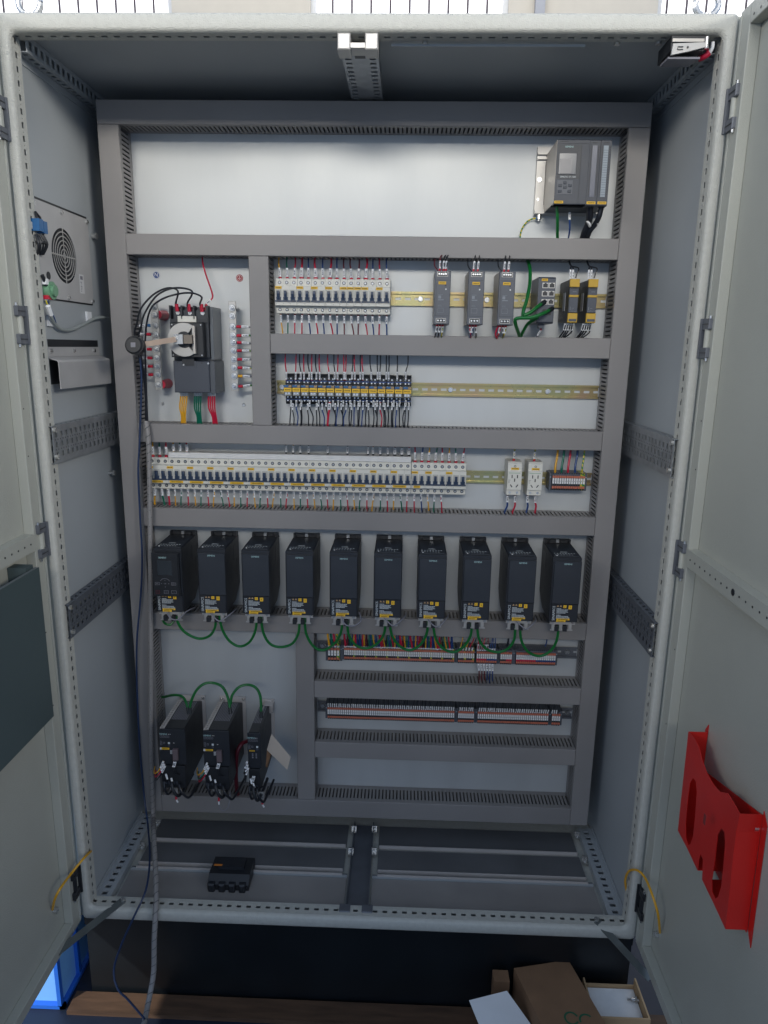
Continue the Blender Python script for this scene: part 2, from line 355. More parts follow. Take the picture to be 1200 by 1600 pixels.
for s in (-1, 1):
    r = MB()
    r.box(s * .648, s * .653, .05, .394, .002, .022)
    r.box(s * .688, s * .6915, .05, .394, .002, .030)
    for ya, yb in ((0, 1),):
        r.box(s * .653, s * .661, .05, .394, .018, .0225); r.box(s * .676, s * .688, .05, .394, .018, .0225)
    for k in range(15):
        y = .056 + k * .0235; r.box(s * .661, s * .676, y - .0055, y + .0055, .0185, .0224)
    r.box(s * .653, s * .688, .05, .394, .001, .004)
    r.build('slotted_base_rail', DARKM if 0 else WALLP, cab)
    # slotted roof rail, both faces punched
    r = MB(); z1 = 2.0295; z0 = 1.997
    r.box(s * .668, s * .670, .05, .42, z0, z0 + .007); r.box(s * .668, s * .670, .05, .42, z1 - .009, z1)
    r.box(s * .690, s * .692, .05, .42, z0 - .015, z0 - .012)
    r.box(s * .6702, s * .675, .05, .42, z0, z0 + .0015); r.box(s * .685, s * .6915, .05, .42, z0, z0 + .0015)
    for k in range(16):
        y = .054 + k * .0235; r.box(s * .6682, s * .6698, y - .0055, y + .0055, z0 + .007, z1 - .009); r.box(s * .675, s * .685, y - .0055, y + .0055, z0, z0 + .0014)
    r.build('slotted_roof_rail', WALLP, cab)

# doors
def door(s):
    dr = MB()
    dr.box(s * .7225, s * .726, -.70, -.003, 0.002, 2.047)            # skin
    dr.box(s * .7005, s * .7225, -.0450, -.003, 0.002, 2.047)         # hinge side channel
    dr.box(s * .7005, s * .7225, -.70, -.0452, 0.002, .030)
    dr.box(s * .7005, s * .7225, -.70, -.0452, 2.012, 2.047)
    o = dr.build('door', DOORP, cab)
    b = o.modifiers.new('edge', 'BEVEL'); b.width = .003; b.segments = 2; b.limit_method = 'ANGLE'
    MB().box(s * .6985, s * .7003, -.012, -.006, .012, 2.037).build('seal', RUBBER, o)
    st = MB().box(s * .7000, s * .7222, -.69, -.0455, .994, 1.031).build('stiffener', DOORP, o)
    d = MB(); 
    for k in range(14):
        y = -.062 - k * .025
        d.cyl((s * .7000, y, 1.0125), (s * .6994, y, 1.0125), .0022 if k != 8 else .007, 8)
    d.build('punched_hole', BLACK, st)
    d = MB()
    for k in range(20): d.cyl((s * .7002, -.060 - k * .025, 2.022), (s * .6999, -.060 - k * .025, 2.022), .0025, 6)
    d.build('punched_hole', BLACK, o)
    d = MB()
    for z in (1.30, 1.20, .62, .80): d.cyl((s * .7003, -.036, z), (s * .6999, -.036, z), .0018, 6)
    d.build('small_hole', BLACK, o)
    for z in ((1.86, 1.470, 1.010, .125) if s < 0 else (1.881, 1.463, 1.001, .128)):
        lo = z < .3; M_ = BLACK if lo else DARKM
        h = MB(); h.box(s * .690, s * .7005, -.0045, -.0005, z - .039, z + .039)
        ho = h.build('hinge', M_, o)
        for q in (-.028, .028):
            k = MB(); k.cbox(s * .6935, s * .706, -.036, -.005, z + q - .0105, z + q + .0105, .002)
            k.build('knuckle', M_, ho)
            k = MB(); k.box(s * .6925, s * .6934, -.034, -.006, z + q - .0008, z + q + .0008); k.build('knuckle_joint', BLACK, ho)
            e = .016 if q > 0 else -.016
            MB().cyl((s * .697, -.031, z + q + e * .6), (s * .697, -.031, z + q + e), .0032, 8).build('bolt', ZINC, ho, smooth=True)
        MB().cyl((s * .6985, -.022, z - .018), (s * .6985, -.022, z + .018), .006, 10).build('hinge_pin', DOORP if not lo else BLACK, ho, smooth=True)
    return o
door(-1); door(1)

# lifting eyes on the roof corners
for s, lb in ((-1, 'steel lifting eye on the left end of the cabinet roof'), (1, 'steel lifting eye on the right end of the cabinet roof')):
    t = MB(); c = Vector((s * .655, .05, H + .034)); pts = [c + Vector((.022 * math.cos(a), 0, .022 * math.sin(a))) for a in [2 * PI * k / 16 for k in range(17)]]
    t.tube(pts, .006, 8, smooth=0); t.cyl((s * .655, .05, H + .0005), (s * .655, .05, H + .014), .014, 12)
    tag(t.build('lifting_eye', ZINC, smooth=True), lb, 'lifting eye', 'lifting eyes')

# ------------------------------------------------------------------ cable ducts
YF, YB = .3200, .4000
def duct(label, x0, x1, z0, z1, horiz, sa=True, sb=True):
    t = thing('cable_duct', label, 'cable duct', (x0, YB, z0), 'slotted grey cable ducts'); o = t.location
    m = MB(o); L0, L1 = (x0, x1) if horiz else (z0, z1)
    def bar(a, b, w0, w1, y0, y1):
        if horiz: m.box(a, b, y0, y1, w0, w1)
        else: m.box(w0, w1, y0, y1, a, b)
    w0, w1 = (z0, z1) if horiz else (x0, x1)
    for side, on in ((0, sa), (1, sb)):
        a, b = (w0 + .0012, w0 + .0027) if side == 0 else (w1 - .0027, w1 - .0012)
        bar(L0, L1, a, b, .384, YB); bar(L0, L1, a, b, .3335, .3385)
        n = int((L1 - L0) / .0105)
        for k in range(n + 1):
            c = L0 + .003 + k * .0105
            if c + .006 > L1: break
            bar(c, c + .0062, a + .0001, b - .0001, .3385, .384)
    bar(L0, L1, w0 + .0027, w1 - .0027, YB - .002, YB - .0002)
    m.build('slotted_trough', DUCT, t)
    c = MB(o)
    def cb(a, b, u0, u1, y0, y1):
        if horiz: c.box(a, b, y0, y1, u0, u1)
        else: c.box(u0, u1, y0, y1, a, b)
    c.v.clear()
    if horiz: c.cbox(x0, x1, YF, YF + .002, z0, z1, .0012)
    else: c.cbox(x0, x1, YF, YF + .002, z0, z1, .0012)
    cb(L0, L1, w0, w0 + .0011, YF + .002, .333); cb(L0, L1, w1 - .0011, w1, YF + .002, .333)
    c.build('cover', DUCT, t)
    return t
duct('topmost wide cable duct under the cabinet roof', -.649, .653, 1.9430, 1.9960, True)
duct('tall vertical cable duct down the left edge of the mounting plate', -.649, -.598, .0870, 1.9425, False)
duct('tall vertical cable duct down the right edge of the mounting plate', .6030, .6530, .0870, 1.9425, False)
duct('horizontal cable duct directly below the controller module', -.5975, .6025, 1.6505, 1.6990, True)
duct('short vertical cable duct between the main switch and the upper breaker row', -.2960, -.2465, 1.2355, 1.6500, False)
duct('horizontal cable duct between the upper breakers and the relay row', -.2460, .6025, 1.4170, 1.4665, True)
duct('horizontal cable duct between the relay row and the long breaker row', -.5975, .6025, 1.1860, 1.2350, True)
duct('horizontal cable duct between the long breaker row and the black drives', -.5975, .6025, .9600, 1.0100, True)
duct('horizontal cable duct behind the hanging green network cable loops', -.5975, .6025, .6640, .7130, True)
duct('vertical cable duct between the servo drives and the terminal strips', -.1935, -.1425, .1420, .6635, False)
duct('horizontal cable duct between the two terminal strip rows', -.1420, .6025, .4705, .5205, True)
duct('horizontal cable duct directly below the lower terminal strip row', -.1420, .6025, .2810, .3310, True)
duct('lowest wide cable duct along the bottom of the mounting plate', -.5975, .6025, .0870, .1410, True)

# ------------------------------------------------------------------ DIN rails
def rail(label, x0, x1, z, m=PASS, hold=True):
    t = thing('din_rail', label, 'DIN rail', (x0, YB, z - .0175), 'slotted metal DIN rails'); o = t.location
    y = .3920
    r = MB(o)
    r.box(x0, x1, y, y + .001, z + .0125, z + .0175); r.box(x0, x1, y, y + .001, z - .0175, z - .0125)
    r.box(x0, x1, y + .001, .399, z + .0115, z + .0125); r.box(x0, x1, y + .001, .399, z - .0125, z - .0115)
    r.box(x0, x1, .3985, .3998, z + .0031, z + .0115); r.box(x0, x1, .3985, .3998, z - .0115, z - .0031)
    n = int((x1 - x0) / .025); c = x0
    for k in range(n + 1):
        e = min(x0 + .010 + k * .025, x1)
        r.box(c, e, .3985, .3998, z - .0031, z + .0031); c = e + .015
        if c > x1: break
    r.build('rail', m, t)
    for x in ([] if not hold else hold):
        s = MB(o); s.cyl((x, .394, z), (x, .3984, z), .0062, 12, r2=.0075); s.build('screw', ZINC, t, smooth=True)
    return t
rail('gold zinc rail carrying the upper breakers and grey power supplies', -.245, .602, 1.5590, PASS, (.130, .300, .560))
rail('gold zinc rail carrying the small relays', -.245, .602, 1.3300, PASS, (-.232, .215, .470))
rail('gold zinc rail carrying the long breaker row and sockets', -.597, .602, 1.0985, PASS, ())
rail('dull steel rail carrying the upper terminal strips', -.142, .602, .5950, DARKM, (-.128, .575))
rail('dull steel rail carrying the lower terminal strips', -.142, .602, .4050, DARKM, (-.128, .590))
# ------------------------------------------------------------------ miniature circuit breakers
PW = .018
def breaker_proto(n):
    """n poles; origin: left edge, plate front, rail centre"""
    t = thing('circuit_breaker', '', 'circuit breaker')
    w = n * PW - .0004
    pr = [(0, -.0425), (-.047, -.0425), (-.0485, -.041), (-.0485, -.0245), (-.0645, -.0240), (-.0655, -.0230), (-.0655, .0225), (-.0645, .0235), (-.0485, .0240), (-.0485, .041), (-.047, .0425), (0, .0425)]
    m = MB()
    for k in range(n): m.prism(pr, 'x', k * PW + .0002, k * PW + PW - (.0001 if k < n - 1 else .0004))
    m.build('body', CREAM, t)
    scr = MB().cyl((0, -.0492, 0), (0, -.0484, 0), .0044, 10).mesh('terminal_hole', ANTH)
    scr2 = MB(); scr2.cyl((0, -.0498, 0), (0, -.0491, 0), .0027, 8); scr2 = scr2.mesh('terminal_screw', GALV)
    tg = MB(); tg.box(.0020, PW - .0020, -.0662, -.0656, -.0060, .0140)
    win = tg.mesh('switch_window', CREAM2)
    tg = MB(); tg.prism([(-.066, -.011), (-.071, -.010), (-.0765, .004), (-.0765, .0095), (-.0735, .0110), (-.0690, .0100), (-.066, .009)], 'x', .0058, .0122)
    tg.box(.0030, .0150, -.0690, -.0660, -.0112, -.0035)
    tog = tg.mesh('toggle', NAVY)
    dot = MB().box(.0072, .0108, -.0774, -.0766, .0012, .0042).mesh('toggle_mark', WHITE)
    for k in range(n):
        for z in (.0325, -.0330):
            h = inst('terminal_hole', scr, t, (k * PW + .009, 0, z)); inst('terminal_screw', scr2, h, (0, 0, 0))
        inst('switch_window', win, t, (k * PW, 0, 0)); g = inst('toggle', tog, t, (k * PW, 0, 0))
    MB().box(.0006, w - .0006, -.0685, -.0656, -.0152, -.0113).build('toggle_bar', NAVY, t)
    mk = MB()
    for k in range(n):
        mk.box(k * PW + .006, k * PW + .013, -.0690, -.0686, -.0150, -.0118); mk.box(k * PW + .0025, k * PW + .0032, -.0660, -.0656, -.0205, -.0190)
    mk.build('status_mark', GREYD, t)
    return t
def add_label(t, name, x0, x1, y, z0, z1, ink=True):
    l = MB().box(x0, x1, y - .0006, y, z0, z1).build(name, YEL, t)
    if ink:
        m = MB(); x = x0 + (x1 - x0) * .14; zc = (z0 + z1) / 2
        while x < x1 - (x1 - x0) * .16:
            d = random.uniform(.0008, .0018); m.box(x, x + d, y - .0008, y - .00065, zc - .0011, zc + .0011); x += d + .0006
        m.build('print', INK, l)
    return l
PROTO = {}
def breaker(n, x, z, label, group, low=False):
    key = (n, low)
    if key not in PROTO:
        p = breaker_proto(n); add_label(p, 'name_label', .0003, .0003 + .0168, -.0663, .0158, .0221)
        if low: add_label(p, 'circuit_label', .006, n * PW - .012, -.0663, -.0225, -.0163)
        PROTO[key] = p; o = p
    else: o = copy_tree(PROTO[key])
    o.location = (x, .4000, z); tag(o, label, 'circuit breaker', group); return o
X1, Z1 = -.2345, 1.5590
k = 0
for j, n in enumerate((3, 2, 2, 2, 1, 1, 1, 2, 2)):
    breaker(n, X1 + k * PW, Z1, '%s %s breaker from the left in the upper breaker row, under a yellow label' % (ORD[j], ['single-pole', 'two-pole', 'three-pole'][n - 1]) if j not in (0, 8) else ['three-pole breaker at the left end of the upper breaker row', 0, 0, 0, 0, 0, 0, 0, 'two-pole breaker at the right end of the upper breaker row'][j], 'breakers of the upper row')
    k += n
X3, Z3 = -.5860, 1.0990
for j in range(13):
    breaker(3, X3 + j * 3 * PW, Z3, '%s three-pole breaker from the left in the long breaker row with two yellow labels' % ORD[j], 'three-pole breakers of the long row', True)
b = breaker(2, X3 + 39 * PW + .001, Z3, 'two-pole breaker right of the white busbar cover in the long row', 'last breakers of the long row', True)
breaker(3, X3 + 41 * PW + .001, Z3, 'second last three-pole breaker at the right of the long row', 'last breakers of the long row')
breaker(3, X3 + 44 * PW + .001, Z3, 'three-pole breaker at the far right end of the long row', 'last breakers of the long row')
# ridged busbar cover over the long row
xa, xb = X3 + 3 * PW + .001, X3 + 39 * PW - .001
t = thing('busbar_cover', 'long white ridged busbar cover on top of the long breaker row', 'busbar cover', (xa, .37, Z3 + .043)); o = t.location
c = MB(o); c.box(xa, xb, .350, .385, Z3 + .0428, Z3 + .0570)
for q in (.0440, .0490, .0540): c.box(xa, xb, .3475, .3499, Z3 + q, Z3 + q + .0025)
c.build('cover', WHITE, t)

# ------------------------------------------------------------------ wires
WN = [0]
def wire(pts, r, m, label, group, ends=((), ()), sleeve_r=1.7, name='wire', smooth=4, n=6):
    """ends: per end a list of (part, from, to, radius factor, material) given as distances along the wire"""
    o0 = Vector(pts[0]); w = MB(o0); w.tube(pts, r, n, smooth=smooth)
    o = w.build(name, m, smooth=True); tag(o, label, 'wire' if name == 'wire' else 'cable', group)
    P = spline([Vector(p) for p in pts], 6)
    for e, parts in enumerate(ends):
        Q = P if e == 0 else P[::-1]
        for nm, a, b, f, mm in parts:
            def along(d):
                for i in range(len(Q) - 1):
                    l = (Q[i + 1] - Q[i]).length
                    if d <= l: return Q[i].lerp(Q[i + 1], d / max(l, 1e-9))
                    d -= l
                return Q[-1]
            q = MB(o0); q.cyl(along(a), along(b), r * f, 8); q.build(nm, mm, o, smooth=True)
            if nm == 'marker_sleeve' and b - a > .012 and f > 1.3:
                q = MB(o0); pa, pb = along(a), along(b)
                for u in (.25, .4, .55, .7):
                    c = pa.lerp(pb, u + random.uniform(-.04, .04)); rr = r * f
                    q.box(c.x - rr * .45, c.x + rr * .45, c.y - rr - .0002, c.y - rr + .0002, c.z - .0007, c.z + .0007)
                q.build('sleeve_print', GREYD, o)
    return o
CN = {'R': (RED, 'red'), 'B': (BLUE, 'blue'), 'G': (GREEN, 'green'), 'Y': (YELW, 'yellow'), 'K': (BLKW, 'black'), 'M': (MAROON, 'maroon'), 'O': (ORAN, 'orange'), 'P': (YG, 'yellow-green'), 'D': (BLUE, 'blue'), 'W': (GREYW, 'grey')}
FS = lambda f=2.0: ((('ferrule', 0, .006, 2.0 * f / 2, REDP), ('marker_sleeve', .0065, .028, 1.75, SLEEVE)), ())
# upper breaker row
for k, c in enumerate('YGRRBRBRBMMMRBRB'):
    x = X1 + k * PW + .009; m_, cn = CN[c]; th = k in (3, 5, 7, 12); r = .0026 if th else .0019; j = random.uniform(-.004, .004)
    wire([(x, .362, Z1 + .0405), (x + j * .2, .361, Z1 + .062), (x + j, .364, Z1 + .080), (x + j * .6, .368, Z1 + .100)], r, m_, '%s%s wire rising from the %s pole from the left of the upper breaker row' % ('thick ' if th else '', cn, ORD[k]), 'wires above the upper breakers', FS(2.3))
for k, c in enumerate('YGRRBRBRBMMMRBRB'):
    x = X1 + k * PW + .009; m_, cn = CN[c]; j = random.uniform(-.003, .008)
    wire([(x, .362, Z1 - .0405), (x + j * .1, .361, Z1 - .062), (x + j * .6, .364, Z1 - .078), (x + j, .366, Z1 - .1)], .0018, m_, '%s wire below the %s pole from the left of the upper breaker row' % (cn, ORD[k]), 'wires below the upper breakers', ((('ferrule', 0, .005, 1.7, MAROON), ('marker_sleeve', .0055, .024, 1.6, SLEEVE)), ()))
# long breaker row
for k, c in enumerate('YGRYGR'):
    x = X3 + k * PW + .009 if k < 3 else X3 + (k - .1) * PW + .012; m_, cn = CN[c]
    wire([(x, .362 if k < 3 else .366, Z3 + (.040 if k < 3 else .058)), (x, .363, Z3 + .07), (x + .001, .366, Z3 + .105)], .0024, m_, '%s wire with wide sleeve above the %s pole of the long breaker row' % (cn, ORD[k]), 'feed wires of the long breaker row', ((('ferrule', 0, .007, 1.9, REDP), ('marker_sleeve', .009, .030, 1.5, SLEEVE)), ()) if k < 3 else ((('marker_sleeve', .001, .020, 1.6, SLEEVE),), ()))
for k, (px, c) in enumerate(zip((447, 458, 469, 482, 512, 543, 575, 583, 594, 606, 617, 628, 639), 'KYKKKKMOGMMGR')):
    p = at(px, 705, Y=.366); m_, cn = CN[c]; th = k > 9
    wire([(p.x, .368, Z3 + .055), (p.x, .367, Z3 + .072), (p.x + .001, .368, Z3 + .106)], .0024 if th else .0017, m_, 'sleeved %s wire entering behind the white busbar cover, %s from the left of thirteen' % (cn, ORD[k]), 'wires behind the busbar cover', ((('ferrule', 0, .006, 1.7, BLACK), ('marker_sleeve', .006, .024, 1.7, SLEEVE)), ()))
for k, c in enumerate('RBYGRYGR'):
    x = X3 + (39 + k) * PW + .010; m_, cn = CN[c]; j = random.uniform(-.003, .006)
    wire([(x, .362, Z3 + .0405), (x, .361, Z3 + .060), (x + j * .6, .364, Z3 + .078), (x + j, .366, Z3 + .105)], .0019, m_, '%s wire rising from the %s pole right of the white busbar cover' % (cn, ORD[k]), 'wires above the right end of the long row', FS(2.4))
for k in range(44):
    c = 'YGR'[k % 3] if k < 39 else 'RBYGR'[k - 39]
    x = X3 + k * PW + .009 + (.001 if k > 38 else 0); m_, cn = CN[c]; j = random.uniform(-.006, .006); th = k < 3; r = .0026 if th else .0017
    wire([(x, .362, Z3 - .041), (x, .361, Z3 - .058), (x + j * .6, .364, Z3 - .075), (x + j, .366, Z3 - .102)], r, m_, '%s%s wire hanging from the %s pole from the left of the long breaker row' % ('thick ' if th else '', cn, ORD[k]), 'wires below the long breaker row', ((('marker_sleeve', .001, .023, 1.5, SLEEVE),), ()))

# ------------------------------------------------------------------ relays
RZ, RP, RX = 1.3260, .02193, -.2171
def relay_proto():
    t = thing('relay', '', 'relay'); w = RP - .0006
    m = MB(); m.prism([(0, -.038), (-.030, -.038), (-.036, -.030), (-.036, -.015), (-.042, -.013), (-.042, .014), (-.036, .016), (-.036, .032), (-.030, .040), (0, .040)], 'x', .0006, w); m.build('socket', BLACK, t)
    m = MB(); m.box(.0012, w, -.0375, -.0363, .021, .0235); m.box(.0012, w, -.0375, -.0363, -.027, -.0245); m.build('jumper_bar', BLUE, t)
    s = MB()
    for x in (.006, .015):
        for z in (.019, .028, -.0195, -.0285): s.cyl((x, -.0372, z), (x, -.0360, z), .0021, 7)
    s.build('terminal_screw', ZINC, t)
    m = MB(); m.cbox(.0010, w, -.066, -.0425, -.0150, .0130, .0012); b = m.build('relay_body', mat_relay, t)
    MB().box(.0035, w - .0025, -.0668, -.0661, -.0138, -.0052).build('coil', mat_coil, b)
    MB().box(.0042, .0095, -.0676, -.0669, -.0120, -.0062).build('contact', ZINC, b)
    MB().box(.0115, .0170, -.0676, -.0669, -.0120, -.0062).build('contact', ZINC, b)
    add_label(t, 'name_label', .0012, w - .0002, -.0663, -.0042, .0058)
    MB().box(.0012, .0130, -.0690, -.0661, .0082, .0124).build('test_lever', BLUEP, t)
    MB().box(.0135, w - .0004, -.0668, -.0661, .0078, .0120).build('coloured_tab', CARDL, t)
    return t
mat_coil = mat('relay_coil', (0.26, 0.25, 0.19), 0.4)
mat_relay = mat('relay_case', (0.17, 0.17, 0.16), 0.2)
rp = relay_proto()
for k in range(15):
    o = rp if k == 0 else copy_tree(rp)
    o.location = (RX + k * RP, .3995, RZ); tag(o, 'small relay with yellow label, %s from the left in the relay row' % ORD[k], 'relay', 'row of small relays')
tops = [(128, 137, 'R'), (212, 210, 'R'), (240, 250, 'K'), (272, 275, 'R'), (305, 316, 'K'), (335, 335, 'R'), (365, 372, 'K'), (393, 398, 'R'), (460, 470, 'R'), (508, 515, 'K'), (540, 537, 'R'), (585, 587, 'R'), (603, 600, 'R'), (657, 650, 'K'), (668, 672, 'R'), (715, 715, 'K'), (728, 735, 'R'), (790, 800, 'K'), (847, 850, 'K'), (873, 868, 'K'), (918, 918, 'K'), (940, 937, 'K'), (1005, 1003, 'K'), (1088, 1070, 'K')]
for k, (a, b, c) in enumerate(tops):
    p0 = at(420 + b / 5, 545 + 245 / 5, Y=.352); p1 = at(420 + b / 5, 545 + 180 / 5, Y=.348); p2 = at(420 + a / 5, 545 + 70 / 5, Y=.350); p3 = Vector((p2.x + (a - b) * .00003, .362, 1.425)); m_, cn = CN[c]
    mid = p1.lerp(p2, .5) + Vector(((a - b) * .00012, 0, 0))
    wire([p0, p1, mid, p2, p3], .0016, m_, '%s wire dropping into the top of the relay row, %s from the left' % (cn, ORD[k]), 'wires above the relay row', ((('marker_sleeve', .002, .022, 1.45, SLEEVE),), ()))
bots = [(172, 165, 'K'), (185, 195, 'K'), (213, 222, 'D'), (248, 250, 'K'), (254, 257, 'K'), (302, 310, 'K'), (318, 342, 'K'), (372, 375, 'K'), (388, 398, 'K'), (415, 432, 'B'), (448, 455, 'K'), (472, 460, 'R'), (500, 515, 'K'), (517, 518, 'K'), (540, 525, 'D'), (563, 575, 'K'), (580, 578, 'K'), (605, 585, 'B'), (635, 630, 'K'), (645, 640, 'K'), (668, 665, 'B'), (697, 697, 'K'), (710, 703, 'K'), (735, 725, 'B'), (763, 757, 'K'), (778, 782, 'K'), (815, 818, 'K'), (830, 840, 'K'), (845, 845, 'K'), (868, 878, 'R'), (895, 900, 'K'), (905, 912, 'K'), (930, 930, 'K'), (962, 960, 'K'), (975, 968, 'K'), (1000, 990, 'D'), (1020, 1020, 'K'), (1062, 1050, 'K'), (1068, 1060, 'K'), (1092, 1085, 'K')]
for k, (a, b, c) in enumerate(bots):
    dz = (k % 2) * 4
    p0 = at(420 + a / 5 + .6, 545 + (395 + dz * 6) / 5, Y=.352); p1 = at(420 + a / 5, 545 + (455 + dz * 4) / 5, Y=.350); p2 = at(420 + b / 5, 545 + 600 / 5, Y=.352); p3 = Vector((p2.x, .362, 1.222)); m_, cn = CN[c]
    mid = p1.lerp(p2, .5) + Vector((-(a - b) * .0002 + random.uniform(-.001, .002), 0, 0))
    wire([p0, p1, mid, p2, p3], .0030 if c == 'R' and k == 11 else .0016, m_, '%s wire hanging below the relay row, %s from the left' % (cn, ORD[k]), 'wires below the relay row', ((('marker_sleeve', .002, .019, 1.45, SLEEVE),), ()))
# ------------------------------------------------------------------ power supplies (origin: left edge, plate, bottom)
def psu(x, z, label):
    t = thing('power_supply', label, 'power supply', (x, .392, z), 'grey slim power supplies'); w, h, d = .0385, .1235, .115
    m = MB(); m.box(.0008, w - .0008, -d + .006, 0, 0, h); m.build('housing', ALUL, t)
    f = MB(); f.cbox(0, w, -d, -d + .0058, 0, h, .0012); fo = f.build('front_panel', GREYP, t)
    s = MB(); s.box(.0045, .0052, -d - .0006, -d, .020, .095); s.box(.003, w - .003, -d - .0005, -d, .1020, .1026); s.box(.003, w - .003, -d - .0005, -d, .0195, .0201); s.build('panel_groove', ANTH, fo)
    for z0, n, x0, x1 in ((.1115, 4, .007, .0305), (.0045, 3, .007, .0290)):
        b = MB(); b.box(x0 - .0012, x1 + .0012, -d - .0010, -d, z0 - .0008, z0 + .0098); bo = b.build('terminal_frame', ALU, t)
        b = MB(); b.box(x0, x1, -d - .0016, -d - .0011, z0 + .0002, z0 + .0088); b.build('terminal_block', BLACK, bo)
        me = MB().cyl((0, -d - .0024, 0), (0, -d - .0017, 0), .0022, 8).mesh('screw', ZINC)
        for q in range(n): inst('screw', me, bo, (x0 + .0038 + q * (x1 - x0 - .0076) / (n - 1), 0, z0 + .0046))
    add_label(t, 'name_label', .0095, .0275, -d - .0006, .0925, .0990)
    b = MB(); b.cyl((.0275, -d - .0012, .0815), (.0275, -d, .0815), .0019, 8); b.build('indicator', WHITE, t)
    b = MB(); b.cyl((.0265, -d - .0008, .0905), (.0265, -d, .0905), .0021, 8); b.build('adjuster', BLACK, t)
    b = MB(); b.box(.0095, .0210, -d - .0006, -d, .0685, .0692); b.box(.0100, .0165, -d - .0006, -d, .0600, .0668); b.box(.0095, .0230, -d - .0006, -d, .0560, .0580)
    b.box(.0095, .0180, -d - .0006, -d, .0440, .0445); b.box(.0095, .0200, -d - .0006, -d, .0420, .0424)
    for a in ((.0095, .0235, .0270, .0275), (.0095, .0235, .0375, .0380)): b.box(a[0], a[1], -d - .0006, -d, a[2], a[3])
    b.box(.0095, .0099, -d - .0006, -d, .0275, .0375); b.box(.0231, .0235, -d - .0006, -d, .0275, .0375)
    b.build('printed_marks', mat_faint, t)
    return t
mat_faint = mat('faint_print', (0.24, 0.26, 0.29), 0.6)
PSX = [.1608, .2415, .3145]
for i, x in enumerate(PSX):
    psu(x, 1.4930, ['slim grey power supply nearest the upper breaker row', 'slim grey power supply in the middle of three', 'slim grey power supply beside the network switch'][i])
    # wires above and below
    nm = ['left', 'middle', 'right'][i]
    for q, (dx, c) in enumerate(((.0115, 'M'), (.0205, 'K'), (.0265, 'K')) if i == 0 else ((.012, 'K'), (.022, 'K'))):
        p = Vector((x + dx, .293, 1.6175)); wire([p, p + Vector((.002, .002, .016)), p + Vector((.003 if i else .001, .010, .030)), p + Vector((.006, .03, .040)), p + Vector((.004, .065, .045))], .0017, CN[c][0], '%s wire with white sleeve above the %s slim power supply, %s from the left' % (CN[c][1], nm, ORD[q]), 'wires above the power supplies', ((('ferrule', 0, .005, 1.6, REDP), ('marker_sleeve', .005, .024, 1.5, SLEEVE)), ()))
    p = Vector((x + .004, .30, 1.620)); wire([p + Vector((.004, 0, -.001)), p + Vector((-.004, .004, .010)), p + Vector((-.004, .02, .025)), p + Vector((.000, .06, .036))], .0016, MAROON if i == 0 else BLKW, 'thin looping wire at the top left corner of the %s slim power supply' % nm, 'wires above the power supplies')
    for q, (dx, c) in enumerate(((.0095, 'R'), (.0165, 'K'), (.0235, 'P'))):
        c = (('K', 'K', 'P'), ('R', 'B', 'K'), ('R', 'K', 'P'))[i][q]
        p = Vector((x + dx, .293, 1.4925)); e = random.uniform(-.004, .004)
        wire([p, p + Vector((0, 0, -.010)), p + Vector((e, .012, -.024)), p + Vector((e * 1.5, .045, -.033))], .0018, CN[c][0], '%s wire with white sleeve below the %s slim power supply, %s from the left' % (CN[c][1], nm, ORD[q]), 'wires below the power supplies', ((('ferrule', 0, .004, 1.6, REDP), ('marker_sleeve', .004, .019, 1.5, SLEEVE)), ()))
wire([Vector((.3145 + .006, .294, 1.492)), Vector((.3145 + .002, .298, 1.482)), Vector((.3145 + .001, .305, 1.470)), Vector((.3145 + .008, .32, 1.462)), Vector((.3145 + .014, .36, 1.460))], .0020, RED, 'red wire curling below the slim power supply beside the switch', 'wires below the power supplies')

# ------------------------------------------------------------------ network switch
t = thing('network_switch', 'grey network switch with six sockets and green cables plugged in', 'network switch', (.4115, .392, 1.4990)); w, h, d = .0410, .1080, .098
m = MB(); m.prism([(0, 0), (-d + .004, 0), (-d, .004), (-d, h - .004), (-d + .004, h), (0, h)], 'x', 0, w); m.build('housing', GREYD, t)
pm_, pk_ = MB(), MB()
jack = MB(); jack.box(-.0072, .0072, -d - .0010, -d, -.0062, .0062); jf = jack.mesh('socket_frame', ALU)
jack = MB(); jack.box(-.0055, .0055, -d - .0016, -d - .0011, -.0046, .0035); jack.box(-.0025, .0025, -d - .0016, -d - .0011, .0035, .0055); jh = jack.mesh('socket_opening', BLACK)
for r in range(3):
    for c in range(2):
        a = inst('socket_frame', jf, t, (.0165 + c * .0155, 0, .0885 - r * .0190)); inst('socket_opening', jh, a)
MB().box(.013, .034, -d - .001, -d, .0195, .0330).build('socket_recess', BLACK, t)
add_label(t, 'name_label', .0070, .0215, -d - .0006, .0985, .1040)
MB().box(.010, .022, -.08, -.06, -.011, -.0005).build('power_plug', GREYD, t)
p = at(851, 500, Y=.315); wire([Vector((.430, .325, 1.488)), Vector((.428, .327, 1.480)), Vector((.423, .335, 1.470)), Vector((.420, .35, 1.458))], .0017, GREYW, 'thin wire with white sleeve below the network switch', 'wires below the network switch', ((('ferrule', 0, .004, 1.5, REDP), ('marker_sleeve', .005, .020, 1.5, SLEEVE)), ()))
def cable(name, label, pts, r, m, group=None, boots=None):
    o0 = Vector(pts[0]); w = MB(o0); w.tube(pts, r, 9, smooth=7); o = w.build(name, m, smooth=True); tag(o, label, 'cable', group)
    if boots:
        P = spline([Vector(p) for p in pts], 8)
        for e in boots:
            Q = P if e == 0 else P[::-1]
            d = (Q[1] - Q[0]).normalized(); b = MB(o0); b.cyl(Q[0] - d * .006, Q[0] + d * .012, r * 1.35, 10, r2=r * 1.08); b.build('plug_boot', BLACK, o, smooth=True)
    return o
A = lambda x, y, Y: at(x, y, Y=Y)
